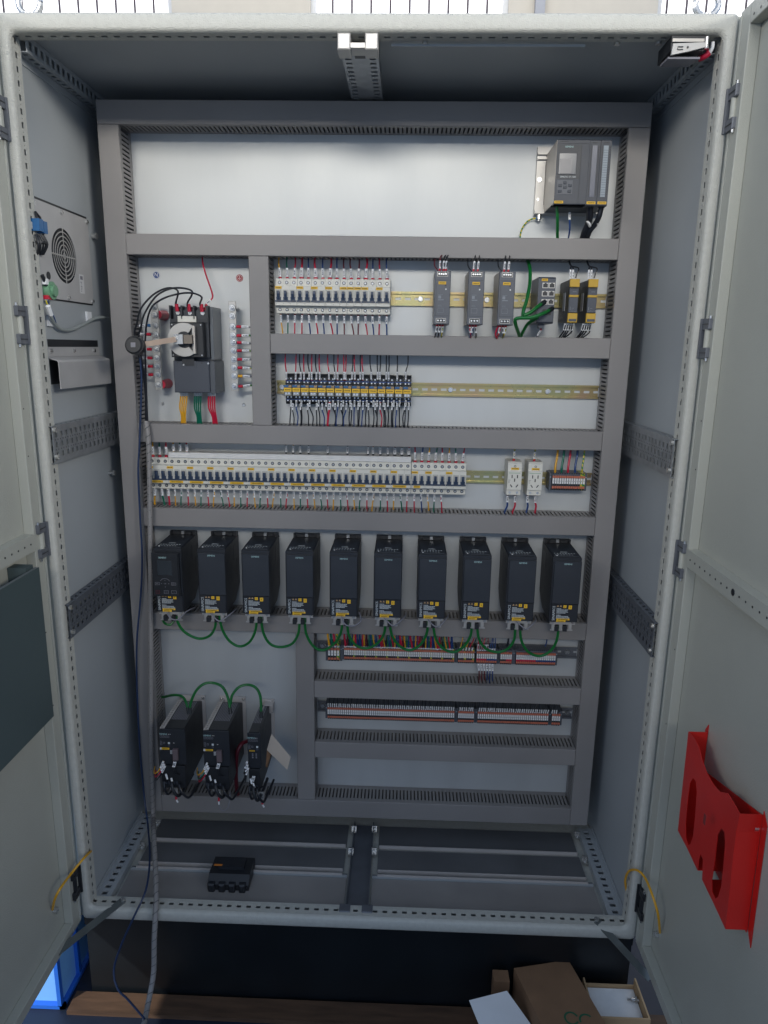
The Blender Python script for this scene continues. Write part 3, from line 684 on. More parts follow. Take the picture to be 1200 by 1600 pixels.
cable('network_cable', 'green network cable dropping from the duct left of the switch', [A(824, 405, .37), A(828, 420, .34), A(828, 440, .32), A(824, 465, .30), A(818, 485, .285), A(817, 497, .278)], .0043, NETG, 'green network cables at the switch')
cable('network_cable', 'green network cable bent upward into the third row of switch sockets', [A(849, 473, .289), A(840, 479, .272), A(829, 488, .265), A(818, 493, .262)], .0043, NETG, 'green network cables at the switch', (0,))
cable('network_cable', 'green network cable looping from the lowest switch socket down to the duct', [A(861, 483, .289), A(848, 490, .262), A(830, 496, .258), A(811, 497, .262), A(805, 500, .266), A(806, 508, .28), A(810, 520, .31), A(813, 530, .345)], .0043, NETG, 'green network cables at the switch', (0,))
cable('network_cable', 'dark green cable rising from the duct to the bottom of the switch', [A(812, 529, .345), A(818, 517, .32), A(825, 506, .30), A(840, 496, .28)], .0040, NETG, 'green network cables at the switch')

# ------------------------------------------------------------------ safety relays
def safety(x, label):
    t = thing('safety_relay', label, 'safety relay', (x, .392, 1.5005), 'slim safety relays'); w, h, d = .0228, .1005, .112
    m = MB(); m.prism([(0, .004), (-d + .012, 0), (-d + .006, 0), (-d + .006, h), (-d + .012, h), (0, h)], 'x', .0006, w - .0006); m.build('housing', ANTH, t)
    f = MB(); f.cbox(.0005, w - .0005, -d, -d + .0055, .024, h - .0180, .001); f.build('front_panel', GREYD, t)
    for nm, z0, z1, mm in (('upper_terminal_cover', h - .0175, h + .001, AMBER), ('middle_terminal_cover', h - .0410, h - .0355, AMBER), ('lower_terminal_cover', .0010, .0230, AMBER)):
        f = MB(); f.cbox(0, w, -d - .002, -d + .0055, z0, z1, .0008); fo = f.build(nm, mm, t)
    MB().box(.0022, w - .0022, -d - .0026, -d - .0021, .0035, .0095).build('latch', GREYD, t)
    g = MB(); g.box(.0025, w - .0025, -d - .0008, -d, h - .0222, h - .0190); g.build('display_window', BLACK, t)
    g = MB(); g.box(.008, .017, -d - .0006, -d, h - .0285, h - .0278); g.box(.0042, .0050, -d - .0006, -d, .030, .038); g.box(.0075, .0110, -d - .0006, -d, .030, .0305); g.box(.0075, .0135, -d - .0006, -d, .034, .0345)
    for q in range(5): g.box(.0030 + q * .0036, .0054 + q * .0036, -d - .0006, -d, .0265, .0270)
    g.build('printed_marks', mat_faint, t)
    g = MB(); g.box(-.0003, .0004, -.07, -.045, .030, .073); g.build('rating_plate', PAPER, t)
    return t
SX = [.4835, .5275]
for i, x in enumerate(SX):
    nm = ['left', 'right'][i]
    safety(x, ['slim grey and yellow safety relay beside the network switch', 'slim grey and yellow safety relay nearest the right cable duct'][i])
    for q in range(3):
        p = Vector((x + .004 + q * .006, .300, 1.603)); e = .004 + .003 * q if q > 1 else 0
        wire([p, p + Vector((e * .3, 0, .012)), p + Vector((e * .7, .004, .026)), Vector((x + .010, .33, 1.637)), Vector((x + .011, .365, 1.655))], .0016, BLKW, 'black wire above the %s safety relay, %s from the left' % (nm, ORD[q]), 'wires above the safety relays', ((('marker_sleeve', .001, .022 if q < 2 else .002, 1.6, SLEEVE),), ()))
    for q in range(4):
        p = Vector((x + .000 + q * .0056, .300, 1.501)); e = -.006 + random.uniform(-.003, .002)
        wire([p, p + Vector((-.001, 0, -.012)), p + Vector((e * .4 + (.004 if q == 3 else 0), .010, -.022)), p + Vector((e, .03, -.033)), p + Vector((e, .06, -.040))], .0018, BLKW, 'black wire with white sleeve below the %s safety relay, %s from the left' % (nm, ORD[q]), 'wires below the safety relays', ((('marker_sleeve', .001, .018, 1.5, SLEEVE),), ()))

# ------------------------------------------------------------------ controller (top right)
t = thing('controller', 'grey programmable controller with display and two modules at top right', 'controller', (.4290, .400, 1.7600)); o = t.location
m = MB(o); m.box(.4060, .5650, .389, .3998, 1.7620, 1.9180); m.box(.4060, .5650, .379, .3888, 1.7640, 1.7720); m.box(.4060, .5650, .381, .3888, 1.8990, 1.9040); m.box(.4060, .5650, .381, .3888, 1.8880, 1.8925); m.build('mounting_rail', ALU, t)
m = MB(o); m.cyl((.4145, .3885, 1.8430), (.4145, .3870, 1.8430), .0058, 12); m.cyl((.4135, .3885, 1.7980), (.4135, .3875, 1.7980), .0035, 10); m.build('rail_screw', ZINC, t)
m = MB(o); m.box(.4275, .4290, .3878, .3886, 1.785, 1.884); m.build('rail_gap', BLACK, t)
m = MB(o); m.cyl((.4185, .385, 1.7620), (.4185, .385, 1.752), .006, 10); m.cyl((.4185, .385, 1.752), (.4185, .385, 1.748), .0035, 8); m.build('earth_bolt', ZINC, t, smooth=True)
CPU = MB(o); CPU.box(.4292, .5015, .280, .388, 1.790, 1.9000); CPU.prism([(.280, 1.7630), (.262, 1.7630), (.260, 1.7650), (.260, 1.8990), (.262, 1.9010), (.280, 1.9010)], 'x', .4290, .5018)
CPU.prism([(.385, 1.790), (.300, 1.790), (.282, 1.763), (.262, 1.763), (.262, 1.80), (.385, 1.80)], 'x', .4296, .5010)
cpu = CPU.build('cpu_housing', CTRL, t)
MB(o).box(.4284, .4289, .264, .386, 1.766, 1.900).build('side_plate', ALUL, cpu)
MB(o).box(.4310, .4830, .2592, .2598, 1.8180, 1.8890).build('display_bezel', ANTH2, t)
MB(o).cbox(.4340, .4745, .2576, .2591, 1.8270, 1.8720, .001).build('display', SCREEN, t)
MB(o).box(.4372, .4640, .2571, .2575, 1.8285, 1.8600).build('display_film', mat('film', (0.17, 0.17, 0.18), 0.25), t)
text('logo', 'SIEMENS', .0052, TEAL, t, (.4560 - o.x, .2590 - o.y, 1.8850 - o.z)); text('logo', 'SIMATIC S7-1500', .0050, PALEINK, t, (.4570 - o.x, .2590 - o.y, 1.8218 - o.z))
MB(o).box(.4340, .4690, .2592, .2598, 1.7855, 1.8150).build('keypad', GREYP, t)
kp = MB(); kp.cbox(-.0040, .0040, .2578, .2591, -.0030, .0030, .0008); kme = kp.mesh('key', CTRL)
for x, z in ((.4515, 1.8095), (.4405, 1.8035), (.4625, 1.8035), (.4515, 1.8000), (.4405, 1.7915), (.4625, 1.7915)): inst('key', kme, t, (x - o.x, -o.y, z - o.z))
g = MB(o); g.box(.4310, .5000, .2592, .2598, 1.8915, 1.8921); g.box(.4835, .4840, .2592, .2598, 1.766, 1.888)
for q in range(6): g.box(.4350 + q * .0034, .4370 + q * .0034, .2592, .2598, 1.8955, 1.8968)
g.build('panel_groove', ANTH, t)
for q, x in enumerate((.5022, .5270)):
    m = MB(o); m.box(x + .0004, x + .0236, .290, .388, 1.790, 1.9000); m.prism([(.290, 1.7625), (.264, 1.7605), (.260, 1.7625), (.260, 1.8985), (.262, 1.9005), (.290, 1.9005)], 'x', x, x + .0240)
    mo = m.build('module', CTRL, t)
    MB(o).box(x + .0062, x + .0170, .2588, .2598, 1.7800, 1.8880).build('label_strip', (mat('label_film', (0.12, 0.13, 0.17), 0.2), mat('label_strip', (0.26, 0.31, 0.36), 0.4))[q], mo)
    g = MB(o)
    for k in range(20):
        z = 1.7835 + k * .00525
        for dx in (.0030, .0195): g.box(x + dx, x + dx + .0016, .2590, .2598, z, z + .0026)
    for k in range(4): g.box(x + .006 + k * .003, x + .008 + k * .003, .2590, .2598, 1.8935, 1.8945)
    g.build('status_marks', BLACK, mo)
    if q:
        g = MB(o)
        for k in range(19): g.box(x + .0066, x + .0166, .2583, .2587, 1.7845 + k * .0052, 1.7850 + k * .0052)
        g.build('strip_lines', CTRL, mo)
    add_label(t, 'name_label', x - o.x + .0015, x - o.x + .0215, .2594 - o.y, 1.7645 - o.z, 1.7700 - o.z)
add_label(t, 'name_label', .4298 - o.x, .4500 - o.x, .2594 - o.y, 1.7655 - o.z, 1.7710 - o.z)
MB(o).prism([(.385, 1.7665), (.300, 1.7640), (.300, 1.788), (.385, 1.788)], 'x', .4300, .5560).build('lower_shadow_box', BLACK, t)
cable('network_cable', 'green network cable hanging straight down from the controller', [A(870, 322, .30), A(871, 340, .305), A(871, 360, .325), A(871, 385, .36)], .0036, NETG)
wire([A(890, 331, .31), A(890, 345, .31), A(890, 360, .32), A(886, 384, .36)], .0020, BLUE, 'dark blue wire with white sleeve below the controller', 'wires below the controller', ((('marker_sleeve', .001, .018, 1.5, SLEEVE),), ()))
cable('cable_bundle', 'thick black cable bundle hanging from the first controller module', [A(921, 320, .285), A(921, 338, .295), A(919, 350, .31), A(913, 364, .325), A(906, 388, .36)], .0078, BLKW)
cable('cable_bundle', 'black cable bundle curving left from the outer controller module', [A(940, 322, .285), A(936, 338, .290), A(930, 350, .305), A(920, 364, .320), A(912, 390, .36)], .0062, BLKW)
for i, (px, py) in enumerate(((920, 350), (932, 348))):
    p = A(px, py, .300 + .003 * i); q = MB(p); q.cyl(p + Vector((-.002, 0, -.0012)), p + Vector((.001, 0, .0012)), .0086 - .0015 * i, 12); tag(q.build('cable_tie', PAPER, smooth=True), ['white cable tie around the thick black controller bundle', 'white cable tie around the outer black controller bundle'][i], 'cable tie')
wire([A(845, 341, .386), A(832, 342, .388), A(822, 348, .388), A(814, 362, .385), A(812, 385, .37)], .0018, YG, 'yellow-green earth wire curving from the controller rail into the duct', 'earth wires', ((('lug', 0, .012, 2.0, BLUEP),), ()))

# ------------------------------------------------------------------ main switch with rotary handle
t = thing('main_switch', 'dark grey main circuit breaker with rotary handle, yellow, green and red cables below', 'main switch', (-.440, .400, 1.315)); o = t.location
m = MB(o); m.box(-.4930, -.3905, .322, .3998, 1.3170, 1.5280); m.box(-.4850, -.3985, .311, .3218, 1.405, 1.520); m.build('housing', ANTH2, t)
MB(o).box(-.3965, -.3895, .318, .3995, 1.400, 1.5285).build('side_cover', mat('clear_side', (0.13, 0.14, 0.15), 0.25), t)
m = MB(o)
for x in (-.4930, -.4640, -.4330, -.4020): m.box(x, x + .0035 if x < -.41 else x + .006, .300, .3219, 1.498, 1.5300)
m.box(-.4930, -.396, .305, .3219, 1.490, 1.4975); m.build('phase_barrier', ANTH, t)
for x in (-.474, -.4435, -.412):
    k = MB(o); k.cyl((x, .322, 1.5130), (x, .312, 1.5130), .0100, 14, r2=.0085); k.cyl((x, .3119, 1.5130), (x, .3085, 1.5130), .0055, 6); k.build('terminal_bolt', ZINC, t, smooth=True)
m = MB(o); m.cbox(-.4730, -.4265, .3000, .3040, 1.4900, 1.5050, .001); m.build('nameplate', CREAM, t)
MB(o).cbox(-.4880, -.4060, .2860, .3105, 1.4050, 1.4890, .0015).build('handle_base', BLACK, t)
m = MB(o)
for x in (-.483, -.411):
    for z in (1.4105, 1.4835): m.cyl((x, .2858, z), (x, .2846, z), .0018, 8)
m.build('base_screw', ZINC, t)
hc = (-.4520, 0, 1.4475)
m = MB(o); m.ring(hc, .020, .0405, .278, .2855, 40, a0=math.radians(55), a1=math.radians(305)); mh = m.build('rotary_plate', ALU, t, smooth=False)
MB(o).box(-.4310, -.4238, .2765, .2855, 1.4140, 1.4810).build('plate_bar', ALU, mh)
MB(o).box(-.4262, -.4225, .2700, .2764, 1.4150, 1.4800).build('plate_edge', ALUL, mh)
m = MB(o); m.cyl((-.452, .2854, 1.4475), (-.452, .276, 1.4475), .0195, 24); m.build('rotary_hub', ANTH, t, smooth=True)
m = MB(o); m.box(-.4480, -.4275, .262, .2755, 1.4380, 1.4590); m.build('hub_block', mat('hub_metal', (0.20, 0.17, 0.14), 0.35, 0.5), t)
m = MB(o); m.box(-.4700, -.4482, .255, .2610, 1.4370, 1.4600); m.build('handle_clamp', ZINC, t)
m = MB(o); m.cyl((-.4660, .2548, 1.4495), (-.4660, .2500, 1.4495), .0052, 6); m.build('clamp_bolt', ZINC, t)
p0, p1 = Vector((-.464, .252, 1.4480)), at(216, 539.5, Y=.175)
d = (p1 - p0); up = Vector((0, 0, 1)); up = (up - d.normalized() * up.dot(d.normalized())).normalized() * .0062; nn = d.normalized().cross(up).normalized() * .0014
hd = MB(o); vs = [p + a * up + b * nn for p in (p0, p1) for a in (-1, 1) for b in (-1, 1)]; hd.add(vs, [(0, 1, 3, 2), (4, 6, 7, 5), (0, 4, 5, 1), (2, 3, 7, 6), (0, 2, 6, 4), (1, 5, 7, 3)]); hd.build('handle_bar', BEIGEW, t)
kc = at(211, 540, Y=.165); dd = Vector((0, -1, .15)).normalized()
k = MB(o); k.cyl(kc - dd * .012, kc + dd * .006, .0215, 24); k.cyl(kc + dd * .0061, kc + dd * .011, .0205, 24, r2=.017); kn = k.build('handle_knob', BLACK, t, smooth=True)
MB(o).cyl(kc + dd * .0111, kc + dd * .0125, .0075, 4).build('knob_insert', GREYW, kn)
m = MB(o); m.cbox(-.4900, -.3985, .3020, .3215, 1.3170, 1.3960, .002); m.box(-.466, -.460, .3005, .3019, 1.3800, 1.396); m.box(-.436, -.430, .3005, .3019, 1.3800, 1.396); m.build('terminal_cover', mat('cover_front', (0.052, 0.060, 0.078), 0.42), t)
MB(o).box(-.3984, -.3865, .308, .399, 1.3160, 1.3955).build('cover_side', mat('cover_side', (0.075, 0.082, 0.095), 0.35), t)
m = MB(o); m.box(-.466, -.436, .3000, .3018, 1.3845, 1.4045); m.build('cover_tongue', ANTH, t)
m = MB(o)
for x, z in ((-.4625, 1.3860), (-.4000, 1.3905)): m.cyl((x, .3000, z), (x, .2980, z), .0026, 8)
m.build('cover_screw', ZINC, t)
m = MB(o)
for x, z in ((-.478, 1.391), (-.4165, 1.391)): m.box(x - .0012, x + .0012, .3010, .3019, z - .001, z + .0015)
m.build('cover_hole', BLACK, t)
# incoming black cables and red wire
for i, (xs, via, end) in enumerate(((-.474, ((278, 455), (262, 450), (240, 460), (221, 481), (214, 505)), (211, 530)), (-.4435, ((300, 455), (272, 450), (245, 462), (226, 490), (220, 512)), (217, 535)), (-.412, ((315, 464), (300, 458), (280, 459), (252, 468), (234, 486)), (227, 530)))):
    pts = [Vector((xs, .309, 1.517)), Vector((xs - .003, .300, 1.534))] + [A(x, y, .292 - .004 * i) for x, y in via] + [A(end[0], end[1], .30), A(226 + 1.2 * i, 600, .325), A(228 + 1.2 * i, 655, .335), A(232, 690, .345)]
    if i == 0: pts[0:2] = [Vector((xs, .309, 1.517)), Vector((xs - .002, .302, 1.534))]
    cable('power_cable', 'thin black cable arching from the %s top terminal of the main switch' % ['left', 'middle', 'right'][i], pts, .0023, BLKW, 'black cables arching over the main switch')
    l = MB(); l.cyl((xs, .306, 1.516), (xs - .001, .304, 1.534), .0046, 8); q = l.build('cable_lug', REDP); tag(q, 'red insulated lug on the %s top terminal of the main switch' % ['left', 'middle', 'right'][i], 'cable lug', 'red lugs on the main switch')
wire([Vector((-.402, .309, 1.520)), Vector((-.4015, .306, 1.533)), A(332, 465, .31), A(329, 450, .325), A(322, 430, .345), A(317, 412, .36), A(316, 400, .37)], .0020, RED, 'red wire rising from the right top terminal of the main switch', 'wires at the main switch', ((('lug', 0, .014, 2.0, REDP), ('marker_sleeve', .016, .030, 1.4, SLEEVE)), ()))
for i, (cx, c, e) in enumerate(((287.5, 'Y', -1), (309.5, 'G', 2), (331, 'R', 5))):
    for q in range(4):
        x = cx + (q - 1.5) * 3.2; w_ = e + (q - 1.5) * (-.4)
        p0 = A(x, 613, .345); pts = [p0, A(x - .5, 622, .342), A(x + w_ * .3 - 1.5, 638, .345), A(x + w_ * .8 + (q - 1.5) * -1, 652, .352), A(x + w_ * 1.2, 672, .365)]
        wire(pts, .00215, CN[c][0], 'thick %s cable below the main switch, %s from the left of its four' % (CN[c][1], ORD[q]), 'thick cables below the main switch', ((('ferrule', 0, .010, 1.25, SLEEVE),), ()))

# ------------------------------------------------------------------ copper bars beside the main switch
def busbar(label, x, left):
    t = thing('terminal_bar', label, 'terminal bar', (x, .400, 1.3205), 'screw terminal bars beside the main switch'); o = t.location
    zs = [1.5280, 1.5080, 1.4820, 1.4600, 1.4430, 1.4230, 1.4010, 1.3800, 1.3590, 1.3330]
    MB(o).cbox(x - .0095, x + .0095, .3420, .3470, 1.3205, 1.5440, .0008).build('bar', ALU, t)
    b = MB(); b.cyl((0, .3418, 0), (0, .3400, 0), .0088, 14, m=1); b.cyl((0, .3399, 0), (0, .3385, 0), .0080, 14); b.cyl((0, .3384, 0), (0, .3330, 0), .0056, 6, m=2); b.cyl((0, .3329, 0), (0, .3300, 0), .0028, 8); bm_ = b.mesh('terminal_screw', [ZINC, DARKM, GALV], True)
    for z in zs: inst('terminal_screw', bm_, t, (0, -o.y, z - o.z))
    if left:
        for z in (1.5090, 1.3340):
            b = MB(o); b.cyl((x + .006, .348, z), (x + .006, .3995, z), .0105, 16, r2=.0130); b.build('insulator', REDP, t, smooth=True)
    else:
        for z in (1.5280, 1.3330):
            b = MB(o); b.cyl((x, .348, z), (x, .3995, z), .005, 10); b.build('spacer', ZINC, t, smooth=True)
    for k, z in enumerate(zs[2:]):
        if left and k in (2, 7): continue
        s = -1 if left else 1
        c = (BLUEP if k == 0 else REDP) if left else (YELW if k == 6 else REDP)
        p = Vector((x + s * .011, .3385, z)); e = random.uniform(-.002, .003)
        wire([p, p + Vector((s * .012, 0, 0)), p + Vector((s * .028, .004, e)), p + Vector((s * .048, .020, e - .002))], .0022, (BLKW if k % 2 else GREYW) if left else (YG if k % 2 else GREYW),
             '%s wire with lug on the %s screw from the top of the %s terminal bar' % (('black' if k % 2 else 'grey') if left else ('yellow-green' if k % 2 else 'grey'), ORD[k + 2], 'left' if left else 'right'), 'wires on the terminal bars', ((('lug', 0, .0115, 1.75, c), ('marker_sleeve', .012, .030, 1.6, SLEEVE)), ()))
    return t
busbar('upright neutral terminal bar with red insulators left of the main switch', -.5445, True)
busbar('upright earth terminal bar right of the main switch', -.3455, False)
t = thing('terminal_sticker', 'round blue sticker with white N above the left terminal bar', 'sticker', (-.5542, .3999, 1.6100))
MB().cyl((0, 0, 0), (0, -.0006, 0), .0090, 24).build('disc', mat('sticker_blue', (0.02, 0.06, 0.22), 0.4), t); text('letter', 'N', .0125, WHITE, t, (0, -.0008, 0), rot=math.radians(-6))
MB().ring((0, 0, 0), .0078, .0086, -.0009, -.0007, 24).build('rim', WHITE, t)
t = thing('terminal_sticker', 'round red sticker with white earth symbol above the right terminal bar', 'sticker', (-.3375, .3999, 1.6050))
MB().cyl((0, 0, 0), (0, -.0006, 0), .0090, 24).build('disc', mat('sticker_red', (0.36, 0.02, 0.03), 0.4), t)
g = MB(); g.box(-.0005, .0005, -.0009, -.0007, .0000, .0052); g.box(-.0044, .0044, -.0009, -.0007, -.0008, .0000); g.box(-.0028, .0028, -.0009, -.0007, -.0026, -.0018); g.box(-.0013, .0013, -.0009, -.0007, -.0044, -.0036); g.ring((0, 0, -.0002), .0066, .0073, -.0009, -.0007, 24); g.build('earth_symbol', WHITE, t)
for i, (x, z) in enumerate(((-.5562, 1.2796), (-.3361, 1.2801))):
    m = MB((x, .3999, z)); m.cyl((x, .3999, z), (x, .3965, z), .0046, 12, r2=.003); tag(m.build('plate_screw', ZINC, smooth=True), 'round screw on the plate at the lower %s of the main switch' % ['left', 'right'][i], 'screw')
# ------------------------------------------------------------------ sockets
for i, x in enumerate((.3690, .4225)):
    t = thing('power_socket', ['white power socket module on the left of a pair', 'white power socket module on the right, nearest the small terminal strip'][i], 'socket', (x, .400, 1.0600), 'white socket modules'); w = .0365
    m = MB(); m.prism([(0, 0), (-.055, 0), (-.058, .002), (-.058, .0155), (-.0645, .0165), (-.0645, .0665), (-.061, .0675), (-.061, .0850), (-.055, .090), (0, .090)], 'x', 0, w); b = m.build('body', CREAM, t)
    g = MB(); f = -.0648
    for px, pz in ((.0115, .0520), (.0255, .0520), (.0185, .0425)): g.box(px - .0012, px + .0012, f - .0004, f + .0002, pz - .0042, pz + .0042)
    for px, s in ((.0105, -1), (.0255, 1)):
        v = Vector((s * .0025, 0, .0035)); n_ = Vector((.0010, 0, -.0007 * s)); c = Vector((px, f, .0270))
        g.add([c - v - n_, c - v + n_, c + v + n_, c + v - n_], [(0, 1, 2, 3)]); 
    g.build('socket_slot', BLACK, t)
    g = MB()
    for q in range(3): g.box(.002, .006 + .002 * (q == 0), f - .0003, f + .0002, .042 - q * .0035, .0428 - q * .0035)
    g.build('printed_marks', GREYD, t); MB().box(.003, w - .004, f - .0003, f + .0002, .0608, .0618).build('green_line', GREENP, t)
    add_label(t, 'name_label', .0085, .0290, -.0612, .0692, .0750)
    g = MB(); g.ring((.0185, 0, .0785), .0018, .0030, -.0614, -.0610, 10); g.build('terminal_hole', GREYD, t)
    for px in (.0085, .0275):
        g = MB(); g.cyl((px, -.0592, .0085), (px, -.0580, .0085), .0033, 10); g.build('terminal_screw', ZINC, t)
    nm = ['left', 'right'][i]
    p = Vector((x + .0175, .362, 1.1490))
    wire([p, p + Vector((0, -.001, .018)), p + Vector((.002, .003, .034)), p + Vector((.003, .005, .05))], .0020, YG, 'yellow-green wire rising from the %s socket module' % nm, 'wires at the socket modules', ((('ferrule', 0, .006, 1.7, REDP), ('marker_sleeve', .007, .026, 1.5, SLEEVE)), ()))
    for q, (dx, c) in enumerate(((.006, 'B'), (.0265, 'R'))):
        p = Vector((x + dx, .362, 1.0595)); e = (-.004, -.004)[q] if i == 0 else (0, .003)[q]
        wire([p, p + Vector((0, -.001, -.018)), p + Vector((.003 + e * .4, .002, -.032)), p + Vector((e, .004, -.050)), p + Vector((e, .006, -.07))], .0024, CN[c][0], '%s wire hanging below the %s socket module' % (CN[c][1], nm), 'wires at the socket modules', ((('ferrule', 0, .004, 1.3, MAROON), ('marker_sleeve', .004, .022, 1.35, SLEEVE)), ()))

# ------------------------------------------------------------------ terminal strips: one strip = one thing; each coloured layer of its tiny clamps is one part
TS = {'W': WHITE, 'O': ORANP, 'K': BLACK, 'R': RED, 'B': BLUE, 'Y': YG, 'N': ANTH, 'G': GREYP}
def strip(label, x0, x1, zc, n, low, yg=(), ends=True, h=.0225, group='terminal strips', dy=.046):
    """low(k) gives the colour key of the lower clamp of terminal k"""
    t = thing('terminal_strip', label, 'terminal strip', (x0, .398, zc), group); p = (x1 - x0) / n; y = -dy
    L = {}
    def mb(nm, mm):
        if (nm, mm.name) not in L: L[(nm, mm.name)] = (MB(), nm, mm)
        return L[(nm, mm.name)][0]
    for k in range(n):
        a, b = k * p + .00025, (k + 1) * p - .00025; c = (a + b) / 2; Y = k in yg
        mb('terminal_body', YG if Y else GREYP).prism([(0, -h), (y + .006, -h), (y + .001, -h * .55), (y, -h * .3), (y, h * .55), (y + .008, h), (0, h)], 'x', a, b)
        mb('wire_entry', BLACK).box(c - p * .32, c + p * .32, y + .0055, y + .0070, h * .72, h * .98)
        mb('push_button', ORANP).box(c - p * .4, c + p * .4, y - .0012, y + .004, h * .45, h * .70)
        mb('marker_tag', WHITE).box(c - p * .34, c + p * .34, y - .0020, y - .0002, -h * .20, h * .42)
        mb('lower_clamp', {'K': BLACK, 'R': RED, 'B': BLUE, 'N': ANTH}[low(k)] if not Y else YG).box(c - p * .4, c + p * .4, y - .0010, y, -h * .46, -h * .22)
        mb('push_button', ORANP).box(c - p * .4, c + p * .4, y - .0012, y + .003, -h * .74, -h * .48)
        mb('wire_entry', BLACK).box(c - p * .32, c + p * .32, y + .0020, y + .0045, -h * .97, -h * .78)
        if h > .019: 
            mb('marker_print', GREYP).box(c - p * .12, c + p * .12, y - .0021, y - .0019, h * .06, h * .14)
    for (m_, nm, mm) in L.values():
        o = m_.build(nm, mm, t)
        if n > 3: o['kind'] = 'stuff'
    if ends:
        for a in (-.0065, x1 - x0 + .0005): 
            e = MB(); e.cbox(a, a + .006, y + .006, 0, -h * 1.02, h * .95, .001); eo = e.build('end_bracket', GREYP, t)
            s = MB(); s.cyl((a + .003, y + .0058, h * .5), (a + .003, y + .0050, h * .5), .0018, 8); s.build('screw', ZINC, eo)
    return t
z3 = 1.0990
strip('small terminal strip right of the two socket modules', .4880, .5740, z3 - .001, 14, lambda k: 'N', yg=(12, 13), h=.0235, dy=.050)
for px, c in ((871, 'Y'), (881, 'G'), (891, 'R'), (902, 'B'), (913, 'P')):
    a = A(px - 3.5, 738, .356); b = A(px, 708, .362)
    wire([a, a + Vector((-.001, -.002, .015)), b + Vector((0, 0, -.008)), b, b + Vector((.002, .004, .02))], .0030 if c != 'P' else .0022, CN[c][0], '%s wire dropping into the small terminal strip beside the sockets' % CN[c][1], 'wires of the small terminal strip')
Z4, Z5 = .5935, .4080
strip('short terminal strip of four wide terminals at the left of the upper terminal row', -.1075, -.0735, Z4 - .003, 4, lambda k: 'K', yg=(3,), h=.0240)
strip('long terminal strip with yellow-green earth terminals in the upper terminal row', -.0610, .2500, Z4, 60, lambda k: 'N', yg=tuple(range(5, 60, 6)))
strip('short terminal strip right of the long one in the upper terminal row', .2600, .3060, Z4, 8, lambda k: 'N', yg=(3, 7))
strip('terminal strip with red and blue clamps and short hanging wires', .3120, .3690, Z4, 10, lambda k: 'R' if k < 5 else 'B')
strip('narrow terminal strip between the red-blue ones in the upper terminal row', .3785, .4110, Z4, 6, lambda k: 'N' if k < 3 else 'R')
strip('wide terminal strip, left half red, right half blue, in the upper row', .4225, .5330, Z4, 20, lambda k: 'R' if k < 10 else 'B')
strip('long terminal strip of the lower terminal row', -.1090, .2570, Z5, 66, lambda k: 'N')
strip('short terminal strip in the middle of the lower terminal row', .2670, .3130, Z5, 8, lambda k: 'N')
strip('medium terminal strip right of centre in the lower terminal row', .3230, .5250, Z5, 36, lambda k: 'N')
strip('tiny terminal strip at the right end of the lower terminal row', .5345, .5590, Z5, 4, lambda k: 'N')
pal = 'PYRGBKRBPGDRBKYGMB'
cnt = {}
for k in range(64):
    x = -.058 + k * .0048; c = ('Y' if k % 6 == 5 else 'RBGKRBDMBRG'[(k * 7) % 11]); j = random.uniform(-.004, .008)
    cnt[c] = cnt.get(c, 0) + 1
    wire([(x, .352, Z4 + .0195), (x + .001, .349, Z4 + .028), (x + j * .5 - .002, .352, Z4 + .048), (x + j - .004, .358, Z4 + .074)], .0028 if c == 'R' and k % 3 == 0 else .0017, CN[c][0], '%s wire, %s from the left in the fan above the long upper terminal strip' % (CN[c][1], ORD[k] if k < 62 else ['second last', 'last'][k - 62]), 'fan of wires above the upper terminals', ((('ferrule', 0, .004, 1.3, SLEEVE),), ()), smooth=3, n=5)
for k, c in enumerate('YGRP'):
    x = -.103 + k * .0085
    wire([(x, .354, Z4 + .018), (x - .001, .350, Z4 + .032), (x - .004, .352, Z4 + .050), (x - .005, .358, Z4 + .076)], .0030, CN[c][0], '%s wire above the short strip of four wide terminals' % CN[c][1], 'wires above the upper terminals', ((('ferrule', 0, .005, 1.2, SLEEVE),), ()))
for k in range(5):
    x = .265 + k * .0085; c = 'YKYRK'[k]; j = random.uniform(.002, .014)
    wire([(x, .352, Z4 + .0195), (x + .001, .346, Z4 + .032), (x + j, .350, Z4 + .055), (x + j * 1.2, .36, Z4 + .076)], .0016, CN[c][0], '%s wire, %s from left, above the short upper strip beside the long one' % (CN[c][1], ORD[k]), 'wires above the upper terminals', ((('marker_sleeve', 0, .012, 1.5, SLEEVE),), ()))
for k in range(8):
    x = .315 + k * .0066; c = 'RMRKMBBB'[k]; j = random.uniform(.000, .006)
    wire([(x, .352, Z4 + .0195), (x, .346, Z4 + .034), (x + j, .352, Z4 + .055), (x + j, .36, Z4 + .076)], .0015, CN[c][0], '%s wire, %s from the left, above the red and blue clamp strip' % (CN[c][1], ORD[k]), 'wires above the upper terminals', ((('marker_sleeve', 0, .022 if k < 5 else .010, 1.8, SLEEVE),), ()))
for k, (px, py, c) in enumerate(((792, 1008, 'K'), (800, 1006, 'B'), (852, 1008, 'B'))):
    a = A(px, py + 2, .352); wire([a, a + Vector((.003, 0, .016)), a + Vector((.003, .004, .036)), a + Vector((.003, .01, .05))], .0028 if k == 0 else .0017, CN[c][0], ['black wire above the narrow upper terminal strip', 'blue wire above the narrow upper terminal strip', 'lone blue wire above the rightmost upper terminal strip'][k], 'wires above the upper terminals')
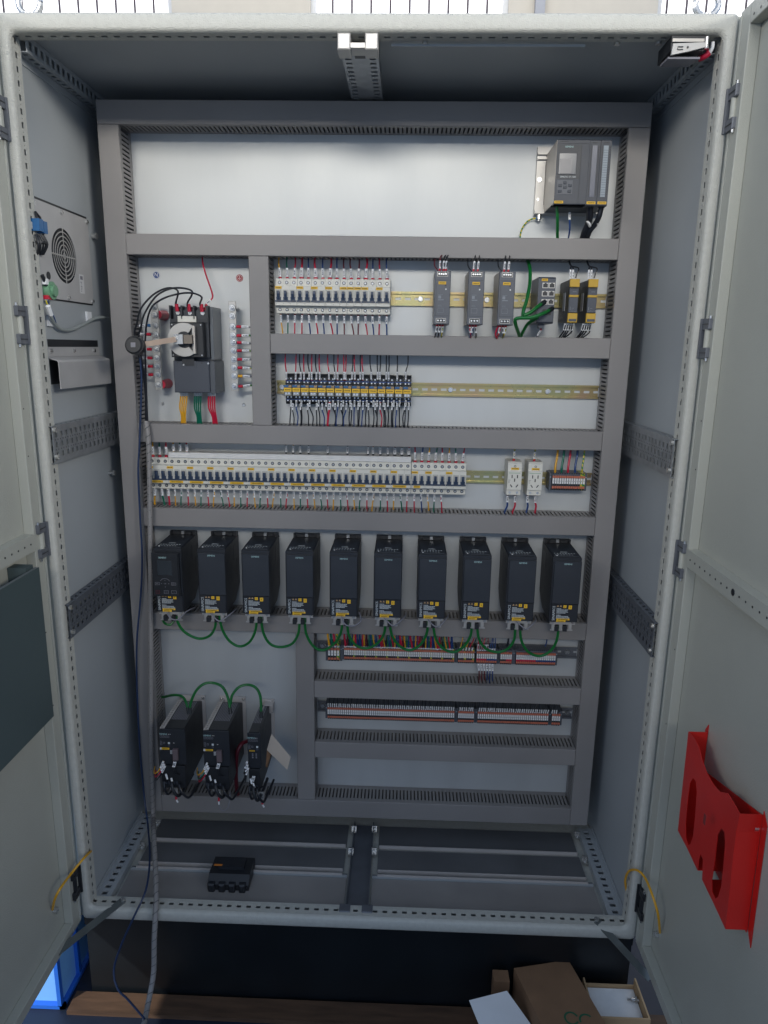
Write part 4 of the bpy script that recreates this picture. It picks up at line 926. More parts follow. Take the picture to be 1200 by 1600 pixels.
for k in range(6):
    x = .318 + k * .0078; c = 'MMMBBB'[k]; j = (.004 - k * .0003)
    wire([(x, .352, Z4 - .0185), (x + .002, .349, Z4 - .034), (x + j, .352, Z4 - .055), (x + j + .002, .362, Z4 - .085)], .0016, CN[c][0], '%s wire with sleeve hanging below the red and blue clamp strip, %s from left' % (CN[c][1], ORD[k]), 'wires hanging below the upper terminals', ((('marker_sleeve', .002, .022, 1.9, SLEEVE),), ()))
m = MB((.2, .36, Z5 + .02))
for k in range(50):
    x = -.106 + k * .0134 + random.uniform(-.001, .001)
    if .258 < x < .266 or .314 < x < .322 or .526 < x < .534: continue
    j = random.uniform(-.006, .010)
    m.tube([(x, .352, Z5 + .0195), (x + j * .2, .348, Z5 + .027), (x + j * .7, .354, Z5 + .045), (x + j, .362, Z5 + .068)], .0011, 5, smooth=3)
ob = tag(m.build('wire_fan', BLKW, smooth=True), 'dense fan of thin black wires above the lower terminal strips', 'wires', kind='stuff')
m = MB((.2, .36, Z5 + .02))
for k in range(108):
    x = -.106 + k * .0061
    if .257 < x < .267 or .314 < x < .322 or .526 < x < .534: continue
    m.cyl((x, .3525, Z5 + .0175), (x + random.uniform(-.001, .001), .347, Z5 + .0300), .0019, 5)
m.build('ferrules', SLEEVE, ob)['kind'] = 'stuff'

# ------------------------------------------------------------------ frequency drives (origin: plate, centre, bottom)
DW, DH, DD = .0730, .1730, .1550
def drive_proto():
    t = thing('frequency_drive', '', 'frequency drive'); w = DW / 2
    m = MB(); m.prism([(0, .036), (-.050, .002), (-DD + .006, 0), (-DD + .006, DH - .003), (-.146, DH), (-.012, DH + .002), (0, DH + .002)], 'x', -w, w); hs = m.build('housing', ANTH, t)
    g = MB(); g.box(-w - .0006, -w - .0001, -.060, -.018, .118, .160); g.box(w + .0001, w + .0006, -.060, -.018, .118, .160); g.box(w + .0001, w + .0006, -.03, -.024, .06, .115); g.build('side_grille', BLACK, hs)
    # raised back rim, fan opening, status lights on top
    m = MB(); m.box(-w + .001, w - .001, -.0115, 0, DH + .0022, DH + .012); m.box(-w + .001, -w + .006, -.020, -.012, DH + .0021, DH + .014); m.box(w - .006, w - .001, -.020, -.012, DH + .0021, DH + .014); m.box(-.022, -.004, -.018, -.0116, DH + .003, DH + .0115); m.box(.008, .024, -.018, -.0116, DH + .003, DH + .0105); m.build('mounting_rim', BLACK, t)
    m = MB(); m.box(-.0035, .0045, -.0185, -.0117, DH + .0045, DH + .0135); m.build('mounting_clip', GALV, t)
    m = MB()
    for r0, r1 in ((.008, .0105), (.013, .0155), (.018, .0205)):
        for k in range(20):
            a, b = 2 * PI * k / 20, 2 * PI * (k + .8) / 20; cy = -.055
            m.add([(math.cos(q) * r * 1.05, cy + math.sin(q) * r, DH + .0034) for q, r in ((a, r0), (a, r1), (b, r1), (b, r0))], [(0, 1, 2, 3)])
    m.build('fan_grille', BLACK, t)
    MB().box(-w + .004, w - .004, -.140, -.022, DH + .0003, DH + .0026).build('top_sheen_panel', ANTH2, t)  # added lighter sheet, the reflecting top's sheen put into its colour
    m = MB()
    for k in range(8):
        x = -.029 + k * .0072; m.box(x, x + .0038, -.118, -.1165, DH + .0028, DH + .0033)
        if k < 7: m.box(x + .0005, x + .003, -.131, -.129, DH + .0028, DH + .0033)
    m.box(-.010, .008, -.1045, -.103, DH + .0028, DH + .0033); m.build('status_print', PALEINK, t)
    MB().box(-.0265, -.0235, -.1390, -.1350, DH + .0028, DH + .0040).build('status_light', WHITE, t)
    m = MB(); m.cbox(-w + .003, w - .0005, -DD, -DD + .0058, .0505, DH - .0085, .001); co = m.build('front_cover', ANTH2, t)
    m = MB(); m.cbox(-w + .0035, w - .0015, -DD + .001, -DD + .0058, .0005, .0490, .0008); lo = m.build('lower_cover', ANTH, t)
    f = -DD
    text('logo', 'SIEMENS', .0062, TEAL, t, (0.001, f - .0003, DH - .0145), xs=.9)
    text('lettering', 'SINAMICS', .0092, PALEINK, t, (-.0268, f + .0006, .0245), rot=PI / 2, xs=1.0)
    m = MB()
    for x in (-.0170, -.0095): m.add([(x - .003, f + .0006, .0425), (x + .003, f + .0006, .0425), (x, f + .0006, .0478)], [(0, 1, 2)])
    m.build('warning_triangle', CARDL, lo)
    m = MB(); m.box(-.0030, .0050, f + .0004, f + .0010, .0395, .0475); m.box(.0105, .0190, f + .0004, f + .0010, .0365, .0470); m.build('warning_sign', YEL, lo)
    m = MB(); m.box(.0003, .0012, f + .0001, f + .0003, .041, .046); m.box(.0140, .0150, f + .0001, f + .0003, .039, .044); m.build('sign_symbol', INK, lo)
    m = MB()
    for k, ww in enumerate((.012, .030, .029, .030, .024, .0, .012, .032, .034, .036)):
        z = .0375 - k * .0030
        x = -.0200
        while x < -.0200 + ww - .001:
            d = random.uniform(.0015, .005); m.box(x, min(x + d, -.02 + ww), f + .0004, f + .0009, z - .0008, z + .0006); x += d + .0006
    m.build('fine_print', PALEINK, lo)
    add_label(t, 'name_label', -.0190, .0150, f + .0003, .0062, .0105); add_label(t, 'name_label', -.0190, .0050, f + .0003, .0010, .0060)
    m = MB(); m.box(-w + .004, w - .003, f + .012, f + .0135, -.0105, .0002)
    for x in (-.0275, -.0075, .0165): m.box(x, x + .0085, f + .012, f + .0135, -.0245, -.0106)
    for x in (-.0305, -.0105, .0135): m.box(x, x + .0145, f + .0119, f + .0136, -.0280, -.0246)
    m.box(-w + .004, w - .003, f + .0136, -.05, -.0015, 0); m.build('shield_bracket', ALU, t)
    for x in (-.0270, .0265):
        m = MB(); m.cyl((x, f + .0118, -.0050), (x, f + .0085, -.0050), .0042, 10, r2=.003); m.build('bracket_screw', ZINC, t, smooth=True)
    for x in (-.0152, .0062):
        m = MB(); m.box(x - .0048, x + .0052, f + .004, f + .0165, -.0270, -.0130); m.build('cable_plug', BLACK, t)
    return t
dx = [(-.551 + .036), 0, 0]
edges = [(240, 285), (310.7, 351), (379, 419.5), (449, 488), (517, 557), (585, 626), (654, 695), (725, 766), (793, 835), (863, 907)]
DZ = .7450; DY = .400
xl = [(at(a, 912, Y=DY - DD).x + at(b, 912, Y=DY - DD).x) / 2 for a, b in edges]
n_ = len(xl); mx = sum(xl) / n_; sl = sum((i - 4.5) * (x - mx) for i, x in enumerate(xl)) / sum((i - 4.5) ** 2 for i in range(n_))
DX = [mx + (i - 4.5) * sl for i in range(n_)]
dp = drive_proto(); DRV = []
for i in range(10):
    o = dp if i == 0 else copy_tree(dp)
    o.location = (DX[i], DY, DZ); DRV.append(o)
    tag(o, 'black frequency drive with plain front cover, %s from the left in its row' % ORD[i] if i else 'black frequency drive carrying a keypad panel at the left end of the row', 'frequency drive', 'row of black frequency drives')
DRV[9]['label'] = 'black frequency drive with a plain front cover at the right end of the row'
# keypad panel on the first drive
t = DRV[0]; f = -DD - .0180
m = MB(); m.prism([(-.0355, .0500), (.0345, .0500), (.0345, .1660), (-.0355, .1660)], 'y', f + .004, -DD - .0003); kp = m.build('keypad_panel', ANTH, t)
MB().cbox(-.0340, .0330, f, f + .0038, .0515, .1645, .001).build('panel_face', BLACK, kp)
MB().cbox(-.0205, .0180, f - .0010, f - .0002, .1080, .1480, .0006).build('display', mat('keypad_display', (0.035, 0.042, 0.05), 0.2), kp)
text('logo', 'SIEMENS', .0062, TEAL, t, (-.006, f - .0004, .1555), xs=.9)
m = MB(); m.ring((-.002, 0, .0860), .0135, .0142, f - .0006, f - .0002, 14, a0=math.radians(30), a1=math.radians(150))
for x, z in ((-.002, .0945), (-.002, .0765), (-.0115, .0855), (.0075, .0855)): m.box(x - .0008, x + .0008, f - .0006, f - .0002, z - .0008, z + .0008)
def outline(m, x0, x1, z0, z1, y, w=.0006):
    m.box(x0, x1, y - .0004, y, z0, z0 + w); m.box(x0, x1, y - .0004, y, z1 - w, z1); m.box(x0, x0 + w, y - .0004, y, z0 + w, z1 - w); m.box(x1 - w, x1, y - .0004, y, z0 + w, z1 - w)
outline(m, -.0285, -.0165, .0815, .0890, f - .0002); outline(m, .0145, .0265, .0815, .0890, f - .0002); outline(m, -.006, .006, .0585, .0670, f - .0002); outline(m, .0135, .0265, .0585, .0670, f - .0002)
m.build('key_print', GREYW, kp)
text('key_print', 'OK', .0045, GREYW, t, (-.002, f - .0004, .0855)); text('key_print', 'ESC', .0042, GREYW, t, (-.0225, f - .0006, .0852)); text('key_print', 'INFO', .0038, GREYW, t, (.0205, f - .0006, .0852))
m = MB(); outline(m, -.0275, -.0175, .0580, .0670, f - .0002); m.build('stop_key', MAROON, kp)
text('key_print', 'O', .0045, MAROON, t, (-.0225, f - .0006, .0625)); text('key_print', 'I', .0045, GREYW, t, (.0200, f - .0006, .0625)); text('key_print', 'H/A', .0036, GREYW, t, (0, f - .0006, .0628))
# grey signal wires at the drive feet
for i in range(10):
    x = DX[i]
    if i in (0, 1, 4, 5, 6, 8):
        e = random.uniform(-.004, .006)
        pts = [(x - .010, .249, DZ + .001), (x + .006 + e, .238, DZ - .014), (x + .022, .240, DZ - .018), (x + .042 + e, .262, DZ - .004), (x + .050, .30, DZ - .006)] if i not in (4,) else [(x - .006, .249, DZ), (x + .006, .236, DZ - .018), (x + .028, .238, DZ - .022), (x + .046, .25, DZ - .012), (x + .040, .27, DZ + .004)]
        cable('signal_cable', 'thin grey signal cable curling at the foot of the %s drive from the left' % ORD[i], [Vector(p) for p in pts], .0017, GREYW, 'grey signal cables at the drive feet')
# green daisy-chain loops
loops = [((276, 968), (284, 983), (297, 993), (313, 998), (328, 993), (336, 980), (337, 966)), ((343, 966), (348, 985), (359, 1002), (375, 1010), (390, 1003), (399, 985), (401, 966)), ((408, 968), (412, 990), (422, 1006), (438, 1011), (456, 1006), (466, 990), (468, 970)),
         ((476, 970), (479, 992), (490, 1010), (505, 1016), (522, 1006), (532, 990), (535, 972)), ((542.7, 974), (545, 992), (556, 1008), (573, 1013), (590, 1005), (600, 990), (602, 973)), ((609, 974), (613, 994), (624, 1009), (640, 1016), (656, 1008), (666, 992), (668.7, 976)),
         ((677, 977), (681, 998), (692, 1013), (709, 1019), (725, 1010), (735, 994), (737, 979)), ((745.7, 981), (749, 1000), (760, 1014), (777, 1019), (793, 1014), (803, 1000), (805, 982)), ((812.7, 983), (815, 1002), (826, 1019), (843, 1025), (859, 1018), (869, 1003), (872.7, 983))]
for i, lp in enumerate(loops):
    n = len(lp); pts = [A(px, py, .2615 + .012 * math.sin(PI * k / (n - 1))) for k, (px, py) in enumerate(lp)]
    p0 = pts[0] + Vector((0, 0, .010)); p1 = pts[-1] + Vector((0, 0, .010))
    cable('network_cable', 'green network cable hanging in a loop between the %s and %s drives' % (ORD[i], ORD[i + 1]), [p0] + pts + [p1], .0036, NETG, 'green cable loops under the drives')
cable('network_cable', 'short green cable stub under the first drive', [A(254, 968, .27), A(258, 974, .28), A(266, 976, .285), A(272, 970, .29)], .0034, NETG)

# ------------------------------------------------------------------ servo drives (origin: left edge, plate, bottom)
def servo_proto(w=.0780, d=.180, narrow=False):
    t = thing('servo_drive', '', 'servo drive'); h = .178
    m = MB(); m.prism([(-.004, 0), (-d + .004, 0), (-d + .004, h), (-.060, h), (-.020, h - .002), (-.004, h - .01)], 'x', .012 if not narrow else .004, w - .010); m.build('housing', BLACK, t)
    m = MB(); m.cbox(0, w - .006, -d, -d + .0038, .070, h - .002, .001); fp = m.build('front_panel', ANTH, t)
    m = MB(); m.cbox(.002, w - .010, -d - .004, -d + .0038, 0, .068, .001); m.build('connector_block', BLACK, t)
    m = MB(); m.box(0, w, -.0035, 0, -.004, h + .008); m.build('back_plate', HEATS, t)
    for x in ((.006, w - .006) if not narrow else (w - .006,)):
        m = MB(); m.cyl((x, -.0036, h + .001), (x, -.0060, h + .001), .0042, 10); m.cyl((x, -.0061, h + .001), (x, -.0070, h + .001), .0022, 6); m.build('mounting_screw', ZINC, t)
    # heat sink fins along the left and vent slots on top
    if not narrow:
        for k in range(15):
            y = -d + .012 + k * .0105; MB().box(-.0005, .0115, y, y + .0042, .02, h - .003).build('heat_fin', HEATS, t)
        MB().box(.0116, .0150, -d + .004, -.004, h - .003, h + .0022).build('edge_strip', HEATS, t)
    else:
        for k in range(6):
            z = h - .022 + k * .0045; MB().box(w * .45, w, -.030, -.0040, z, z + .0018).build('heat_fin', HEATS, t)
        MB().box(w * .38, w * .44, -.085, -.004, h + .001, h + .0035).build('edge_strip', HEATS, t)
    m = MB(); x = .019 if not narrow else .006
    while x < w - .016:
        m.box(x, x + .0022, -d + .050, -.028, h + .0002, h + .0010); x += .0044
    m.build('vent_slot', GREYW, t)
    f = -d
    text('logo', 'SIEMENS', .0062, TEAL, t, (.012 if not narrow else .010, f - .0004, h - .016), xs=.9)
    k = MB()
    for x in ((.026, .0305) if not narrow else (.022, .026)): k.cyl((x, f - .0006, h - .016), (x, f, h - .016), .0010, 6)
    k.build('status_light', WHITE, t)
    k = MB()
    for q in range(6):
        x = .002 + q * .0045; outline(k, x, x + .0032, h - .0265, h - .0205, f, .0005)
    for x, z in ((.0020, .1360), (.0100, .1330), (.0020, .1290)): outline(k, x, x + .0050, z, z + .0050, f, .0007)
    if narrow:
        for q in range(6): k.box(.011 + (q % 2) * .010, .015 + (q % 2) * .010, f - .0004, f, .112 - (q // 2) * .0055, .115 - (q // 2) * .0055)
    k.build('key_print', GREYW, t)
    k = MB(); k.box(.0235, .0290, f - .0006, f, .1325, .1380); k.build('data_key', PALEINK, t)
    k = MB(); k.box(.0235, .0290, f - .0006, f, .1250, .1305); k.build('enter_key', GREYD, t)
    k = MB(); k.box(.0380, .0415, f - .0004, f, .1355, .1365)
    if not narrow:
        for q in range(4): k.box(.028, .036 - .002 * (q % 2), f - .0004, f, .1120 - q * .003, .1135 - q * .003)
        k.box(.0, .0055, f - .0004, f, .1150, .1215); k.build('fine_print', PAPER, t)
    add_label(t, 'name_label', .0055 if not narrow else .005, .0265 if not narrow else .019, f - .0008, .1160 if not narrow else .122, .1215 if not narrow else .1255)
    k = MB()
    for q in range(4 if narrow else 6):
        k.box(.004 + q * (.0075 if not narrow else .006), .0085 + q * (.0075 if not narrow else .006), f - .0052, f - .0042, .012, .020)
    k.build('terminal', GREYD, t)
    return t
def cable_gland(t, w, narrow=False):
    f = -.176
    m = MB(); m.box(.004, .0185, f + .004, f + .0058, -.006, .0040); m.box(.0185, .0400, f + .004, f + .0058, -.0145, -.0062); m.box(.0320, .0400, f + .004, f + .0058, -.0300, -.0146); m.build('shield_bracket', ALU, t)
    for x, z in ((.0080, .000), (.0150, .000), (.0360, -.0105), (.0360, -.0245)):
        k = MB(); k.cyl((x, f + .0038, z), (x, f + .0015, z), .0026, 8); k.build('bracket_screw', ZINC, t)
sv = []
o = servo_proto(); cable_gland(o, .078); o.location = (-.5545, .3985, .2400); sv.append(o)
o = copy_tree(sv[0]); o.location = (-.4340, .3985, .2395); sv.append(o)
o = servo_proto(.0420, .176, True); cable_gland(o, .042); o.location = (-.3130, .3985, .2340); sv.append(o)
for o, lb in zip(sv, ('black servo drive with pale heat sink fins nearest the left cable duct', 'black servo drive with pale heat sink fins in the middle of three', 'narrow black servo drive with a booklet hanging at its right side')): tag(o, lb, 'servo drive', 'servo drives at the lower left')
for i, o in enumerate(sv):
    x0, y0, z0 = o.location; nm = ['left', 'middle', 'right narrow'][i]
    if i < 2:
        m = MB((x0 + .036, .214, z0 + .10)); m.cbox(x0 + .0375, x0 + .0520, .208, .2175, z0 + .088, z0 + .121, .001); tag(m.build('signal_plug', mat('plug_grey', (0.13, 0.10, 0.11), 0.5)), 'grey signal plug on the front of the %s servo drive' % nm, 'plug', 'signal plugs on the servo drives')
    base = [(.012, .074), (.014, .066), (.016, .060)] if i < 2 else [(.001, .088), (.002, .078), (.0035, .068)]
    for q, c in enumerate('YRK' if i == 0 else 'YGR' if i == 1 else 'KKK'):
        px, pz = base[q]; p = Vector((x0 + px, .208, z0 + pz + .012))
        e = -.020 if i < 2 else -.008
        wire([p, p + Vector((-.005, -.004, -.012)), p + Vector((e * .8, -.004, -.030)), p + Vector((e * 1.6, .010, -.044 - .004 * q)), p + Vector((e * 2.2, .05, -.050 - .004 * q))], .0017, CN[c][0], '%s power wire with white sleeve on the front of the %s servo drive' % (CN[c][1] if i < 2 else ['uppermost', 'middle', 'lowest'][q] + ' black', nm), 'wires at the servo drives', ((('marker_sleeve', .000, .020, 1.6, SLEEVE),), ()))
    for q in range(2):
        p = Vector((x0 + (.044 if i < 2 else .018) + q * .004, .206, z0 + (.090 if i < 2 else .060)))
        wire([p, p + Vector((-.004, -.004, -.010)), p + Vector((-.005, -.002, -.028)), p + Vector((.002, .004, -.044)), p + Vector((.020, .03, -.054))], .0013, BLKW, 'thin dark signal wire under the plug of the %s servo drive, %s of two' % (nm, ORD[q]), 'wires at the servo drives', ((('marker_sleeve', .003, .018, 2.0, SLEEVE),), ()))
    p = Vector((x0 + .036, .2225, z0 - .030))
    if i == 1: pts = [p, p + Vector((0, -.003, -.012)), p + Vector((.002, -.004, -.028)), p + Vector((.012, -.003, -.040)), p + Vector((.026, .000, -.026)), p + Vector((.027, .02, .008))]
    else: pts = [p, p + Vector((.001, -.003, -.010)), p + Vector((.006, -.003, -.020))]
    wire(pts, .0012, GREYW, 'thin earth wire with red lug on the bracket of the %s servo drive' % nm, 'wires at the servo drives', ((('lug', 0, .010, 2.6, REDP), ('marker_sleeve', .011, .020, 2.0, SLEEVE)), ()))
for i, o in enumerate(sv):
    x0, y0, z0 = o.location; nm = ['left', 'middle', 'right narrow'][i]; s_ = 1 if i < 2 else .5
    for q in range(3):
        a = Vector((x0 + (.014 + q * .020) * s_, .209, z0 + .026 - .004 * q)); e = (.010, .018, .026)[q] * (1 if i < 2 else .7)
        cable('drive_cable', 'black cable looping from the lower connectors of the %s servo drive, %s from left' % (nm, ORD[q]), [a, a + Vector((.001, -.012, .004)), a + Vector((e * .4, -.020, -.012)), a + Vector((e, -.012, -.034)), a + Vector((e * 1.3, .03, -.040 + .004 * q)), a + Vector((e * 1.5, .09, -.034))], (.0030, .0042, .0034)[q], BLKW if q != 1 else ANTH, 'black cables at the servo drives')
    m = MB((x0, .205, z0)); 
    for q in range(2):
        p = Vector((x0 + (.018 + q * .014) * s_, .2035, z0 + .050 - q * .012)); m.cyl(p, p + Vector((.004, -.002, -.014)), .0026, 7)
    tag(m.build('marker_sleeves', SLEEVE), 'white marker sleeves on the lower cables of the %s servo drive' % nm, 'markers', 'white markers on the servo cables', 'stuff')
cable('network_cable', 'green network cable from the left duct to the first servo drive', [A(243, 1088, .39), A(256, 1089, .37), A(270, 1086, .33), A(284, 1088, .31), A(291, 1098, .29), A(294, 1112, .275)], .0036, NETG, 'green cables over the servo drives', (1,))
cable('network_cable', 'green network cable arching between the first two servo drives', [A(297, 1112, .275), A(298, 1098, .28), A(306, 1080, .285), A(318, 1069, .29), A(332, 1067, .295), A(347, 1073, .29), A(356, 1090, .285), A(360, 1112, .275)], .0038, NETG, 'green cables over the servo drives', (0, 1))
cable('network_cable', 'green network cable arching to the narrow servo drive', [A(360, 1100, .28), A(363, 1086, .285), A(373, 1074, .29), A(387, 1070, .295), A(400, 1075, .29), A(407, 1090, .285), A(408, 1118, .275)], .0038, NETG, 'green cables over the servo drives', (1,))
cable('motor_cable', 'dark sheathed motor cable curving behind the middle servo drive', [A(389, 1157, .33), A(378, 1162, .31), A(371, 1175, .30), A(369, 1195, .30), A(369, 1222, .31), A(372, 1245, .34)], .0060, MAROON)
t = thing('booklet', 'folded beige booklet hanging beside the narrow servo drive', 'booklet', at(425, 1165, Y=.25)); o = t.location
a, b, c, d = A(424, 1147, .245), A(454, 1183, .235), A(449, 1203, .238), A(417, 1172, .25)
n_ = (b - a).cross(d - a).normalized() * .0012; bk = MB(o); bk.add([a, b, c, d, a + n_, b + n_, c + n_, d + n_], [(0, 1, 2, 3), (7, 6, 5, 4), (0, 1, 5, 4), (1, 2, 6, 5), (2, 3, 7, 6), (3, 0, 4, 7)]); bk.build('front_leaf', mat('booklet_paper', (0.52, 0.45, 0.38), 0.8), t)
a, b, c, d = A(417, 1172, .2525), A(424, 1176, .262), A(418, 1199, .268), A(415, 1199, .256)
n_ = Vector((.0006, .001, 0)); bk = MB(o); bk.add([a, b, c, d, a + n_, b + n_, c + n_, d + n_], [(0, 1, 2, 3), (7, 6, 5, 4), (0, 1, 5, 4), (1, 2, 6, 5), (2, 3, 7, 6), (3, 0, 4, 7)]); bk.build('back_leaf', CARD, t)
# ------------------------------------------------------------------ fan unit on the left side panel (wall plane X = -0.6925)
XW = -.6920
t = thing('wall_fan', 'grey fan panel with round grille on the left side wall', 'fan panel', (XW, .045, 1.530)); o = t.location
y0, y1, z0, z1 = .047, .315, 1.531, 1.729
G = (.178, 1.628); R_ = .0595
pl = MB(o)      # plate with a round opening
N = 48; ci = []; co = []
for k in range(N):
    a = 2 * PI * k / N; dy, dz = math.cos(a), math.sin(a); ci.append((G[0] + R_ * dy, G[1] + R_ * dz))
    s_ = min(((y1 if dy > 0 else y0) - G[0]) / dy if abs(dy) > 1e-6 else 9, ((z1 if dz > 0 else z0) - G[1]) / dz if abs(dz) > 1e-6 else 9); co.append((G[0] + s_ * dy, G[1] + s_ * dz))
xs = XW + .0050; vs = [(xs, *p) for p in ci] + [(xs, *p) for p in co] + [(xs - .0015, *p) for p in ci] + [(xs - .0015, *p) for p in co]
fs = []
for k in range(N):
    n = (k + 1) % N
    fs += [(k, n, N + n, N + k), (2 * N + k, 3 * N + k, 3 * N + n, 2 * N + n), (k, 2 * N + k, 2 * N + n, n), (N + k, N + n, 3 * N + n, 3 * N + k)]
pl.add(vs, fs); pl.build('panel', mat('fan_plate', (0.46, 0.455, 0.45), 0.45, 0.1), t)
MB(o).box(XW + .0006, XW + .0012, y0 - .003, y1 + .003, z0 - .003, z1 + .006).build('wall_cutout', BLACK, t)
g = MB(o)
def xring(m, r0, r1, xa, xb, n=40):
    vs = []
    for k in range(n):
        a = 2 * PI * k / n
        for r in (r0, r1):
            for x in (xa, xb): vs.append((x, G[0] + r * math.cos(a), G[1] + r * math.sin(a)))
    fs = []
    for k in range(n):
        a = 4 * k; b = 4 * ((k + 1) % n); fs += [(a, b, b + 2, a + 2), (a + 1, a + 3, b + 3, b + 1), (a, a + 1, b + 1, b), (a + 2, b + 2, b + 3, a + 3)]
    m.add(vs, fs)
for k in range(6): xring(g, .0045 + k * .0092, .0068 + k * .0092, XW + .0045, XW + .0058)
g.box(XW + .0046, XW + .0057, G[0] - R_, G[0] + R_, G[1] - .0016, G[1] + .0016); g.box(XW + .0047, XW + .0056, G[0] - .0016, G[0] + .0016, G[1] - R_, G[1] + R_); g.build('grille', ALU, t)
f = MB(o)
for k in range(7):
    a = 2 * PI * k / 7; u = Vector((0, math.cos(a), math.sin(a))); v = Vector((0, math.cos(a + .5), math.sin(a + .5))); c = Vector((XW + .0018, *G))
    f.add([c + u * .018, c + v * .018, c + v * .056 + Vector((.0015, 0, 0)), c + u * .056], [(0, 1, 2, 3)])
f.build('fan_blade', ANTH, t)
sm = MB(); sm.cyl((0, 0, 0), (.004, 0, 0), .0050, 10); sme = sm.mesh('screw', ZINC)
for y, z in ((.055, 1.719), (.178, 1.722), (.307, 1.722), (.058, 1.538), (.180, 1.537), (.307, 1.537)): inst('screw', sme, t, (xs - o.x, y - o.y, z - o.z))
m = MB(o)
for y, z in ((.076, 1.690), (.094, 1.578)): m.cyl((xs + .0002, y, z), (xs + .0012, y, z), .0085, 12)
m.build('cable_hole', BLACK, t)
m = MB(o); m.box(xs, xs + .0004, .245, .268, 1.552, 1.596); st = m.build('rating_sticker', PAPER, t)
m = MB(o); m.box(xs + .0005, xs + .0008, .249, .262, 1.584, 1.592)
for q in range(7): m.box(xs + .0005, xs + .0008, .249 + .001 * (q % 3), .252 + .0015 * (q % 4), 1.556 + q * .0035, 1.5578 + q * .0035)
m.build('sticker_print', GREYW, st)
t = thing('cable_connector', 'blue cable connector with bundled wires on the fan panel', 'connector', (XW + .02, .085, 1.640)); o = t.location
def AX(px, py, X=XW + .018): return at(px, py, X=X)
m = MB(o); c = AX(61, 353); m.box(c.x - .010, c.x + .010, c.y - .018, c.y - .001, c.z - .012, c.z + .012); m.box(c.x - .010, c.x + .010, c.y, c.y + .016, c.z - .014, c.z + .010); m.build('connector', BLUEP, t)
m = MB(o)
for q in range(5):
    a = AX(55 + q * 3, 366); b = AX(56 + q * 3.2 + random.uniform(-2, 2), 382); d = AX(58 + q * 2.4, 398, XW + .012)
    m.tube([a, b + Vector((.006, 0, 0)), d], .0022, 6)
m.tube([AX(55, 330), AX(57, 338), AX(58, 347)], .0022, 6); m.tube([AX(56, 331), AX(62, 340), AX(64, 352)], .0018, 6)
m.build('wire_bundle', ANTH, t, smooth=True)
m = MB(o); c = AX(63, 379); m.cyl(c + Vector((0, 0, -.002)), c + Vector((0, 0, .002)), .013, 12); m.build('tie', BLACK, t)
t = MB(); c = AX(48, 342, XW + .004); t.cyl(c, c + Vector((.006, 0, 0)), .009, 14); tag(t.build('earth_stud', ZINC, smooth=True), 'bright round earth stud beside the blue connector', 'stud')
t = thing('thermal_connector', 'pale green round connector at the bottom of the fan panel', 'connector', AX(73, 454)); o = t.location
m = MB(o); c = AX(73, 454, XW + .010); m.cyl(c, c + Vector((.014, 0, 0)), .019, 18); m.cyl(c + Vector((.0141, 0, 0)), c + Vector((.020, 0, 0)), .012, 14); m.build('body', GREENP, t, smooth=True)
m = MB(o); c = AX(76, 465, XW + .016); m.box(c.x - .006, c.x + .006, c.y - .014, c.y + .012, c.z - .004, c.z + .004); m.build('collar', REDP, t)
m = MB(o); m.tube([AX(66, 430), AX(69, 437), AX(72, 446)], .004, 8); m.build('lead', ANTH, t, smooth=True)
m = MB(o); c = AX(71, 440); m.box(c.x - .004, c.x + .004, c.y - .006, c.y + .006, c.z - .006, c.z + .006); m.build('lead_marker', SLEEVE, t)
cable('fan_cable', 'bundle of thin wires drooping below the fan panel to the left duct', [AX(72, 468), AX(78, 488), AX(84, 503, XW + .012), AX(95, 514, XW + .010), AX(112, 515, XW + .010), AX(130, 507, XW + .010), AX(145, 499, XW + .012), AX(160, 496, XW + .014), AX(178, 499, XW + .016)], .0036, mat('thin_grey_lead', (0.30, 0.33, 0.32), 0.4))
for k, (a, mm, lb) in enumerate((((72, 470, 84, 502), YG, 'yellow-green'), ((74, 470, 86, 504), BLUE, 'blue'))):
    cable('fan_wire', '%s wire running down from the pale green connector' % lb, [AX(a[0], a[1], XW + .022), AX((a[0] + a[2]) / 2 + k, (a[1] + a[3]) / 2, XW + .020), AX(a[2] + k, a[3], XW + .014)], .0018, mm)
m = MB(); c = AX(75, 478, XW + .026); d = AX(80, 492, XW + .024); m.cyl(c, d, .0050, 8); tag(m.build('marker_tag', SLEEVE), 'white marker tag on the wires below the pale green connector', 'tag')
for k, (px, py) in enumerate(((77, 501), (137, 495))):
    c = AX(px, py, XW + .001); m = MB(c); m.box(XW + .0004, XW + .006, c.y - .012, c.y + .012, c.z - .012, c.z + .012); tag(m.build('adhesive_mount', SLEEVE), ['white adhesive cable base below the pale green connector', 'white adhesive cable base near the left vertical duct'][k], 'cable mount')
m = MB(); c = AX(143, 369, XW); m.cyl(c, c + Vector((.010, 0, 0)), .0055, 10); m.cyl(c + Vector((.010, 0, 0)), c + Vector((.014, 0, 0)), .008, 6); tag(m.build('panel_bolt', ZINC), 'bolt on the left wall right of the fan panel', 'bolt')
m = MB(); c = AX(170, 739, XW); m.cyl(c, c + Vector((.012, 0, 0)), .004, 10); m.cyl(c + Vector((.012, 0, 0)), c + Vector((.017, 0, 0)), .0075, 6); tag(m.build('panel_bolt', ZINC), 'bright bolt on the left wall below the upper punched rail', 'bolt')
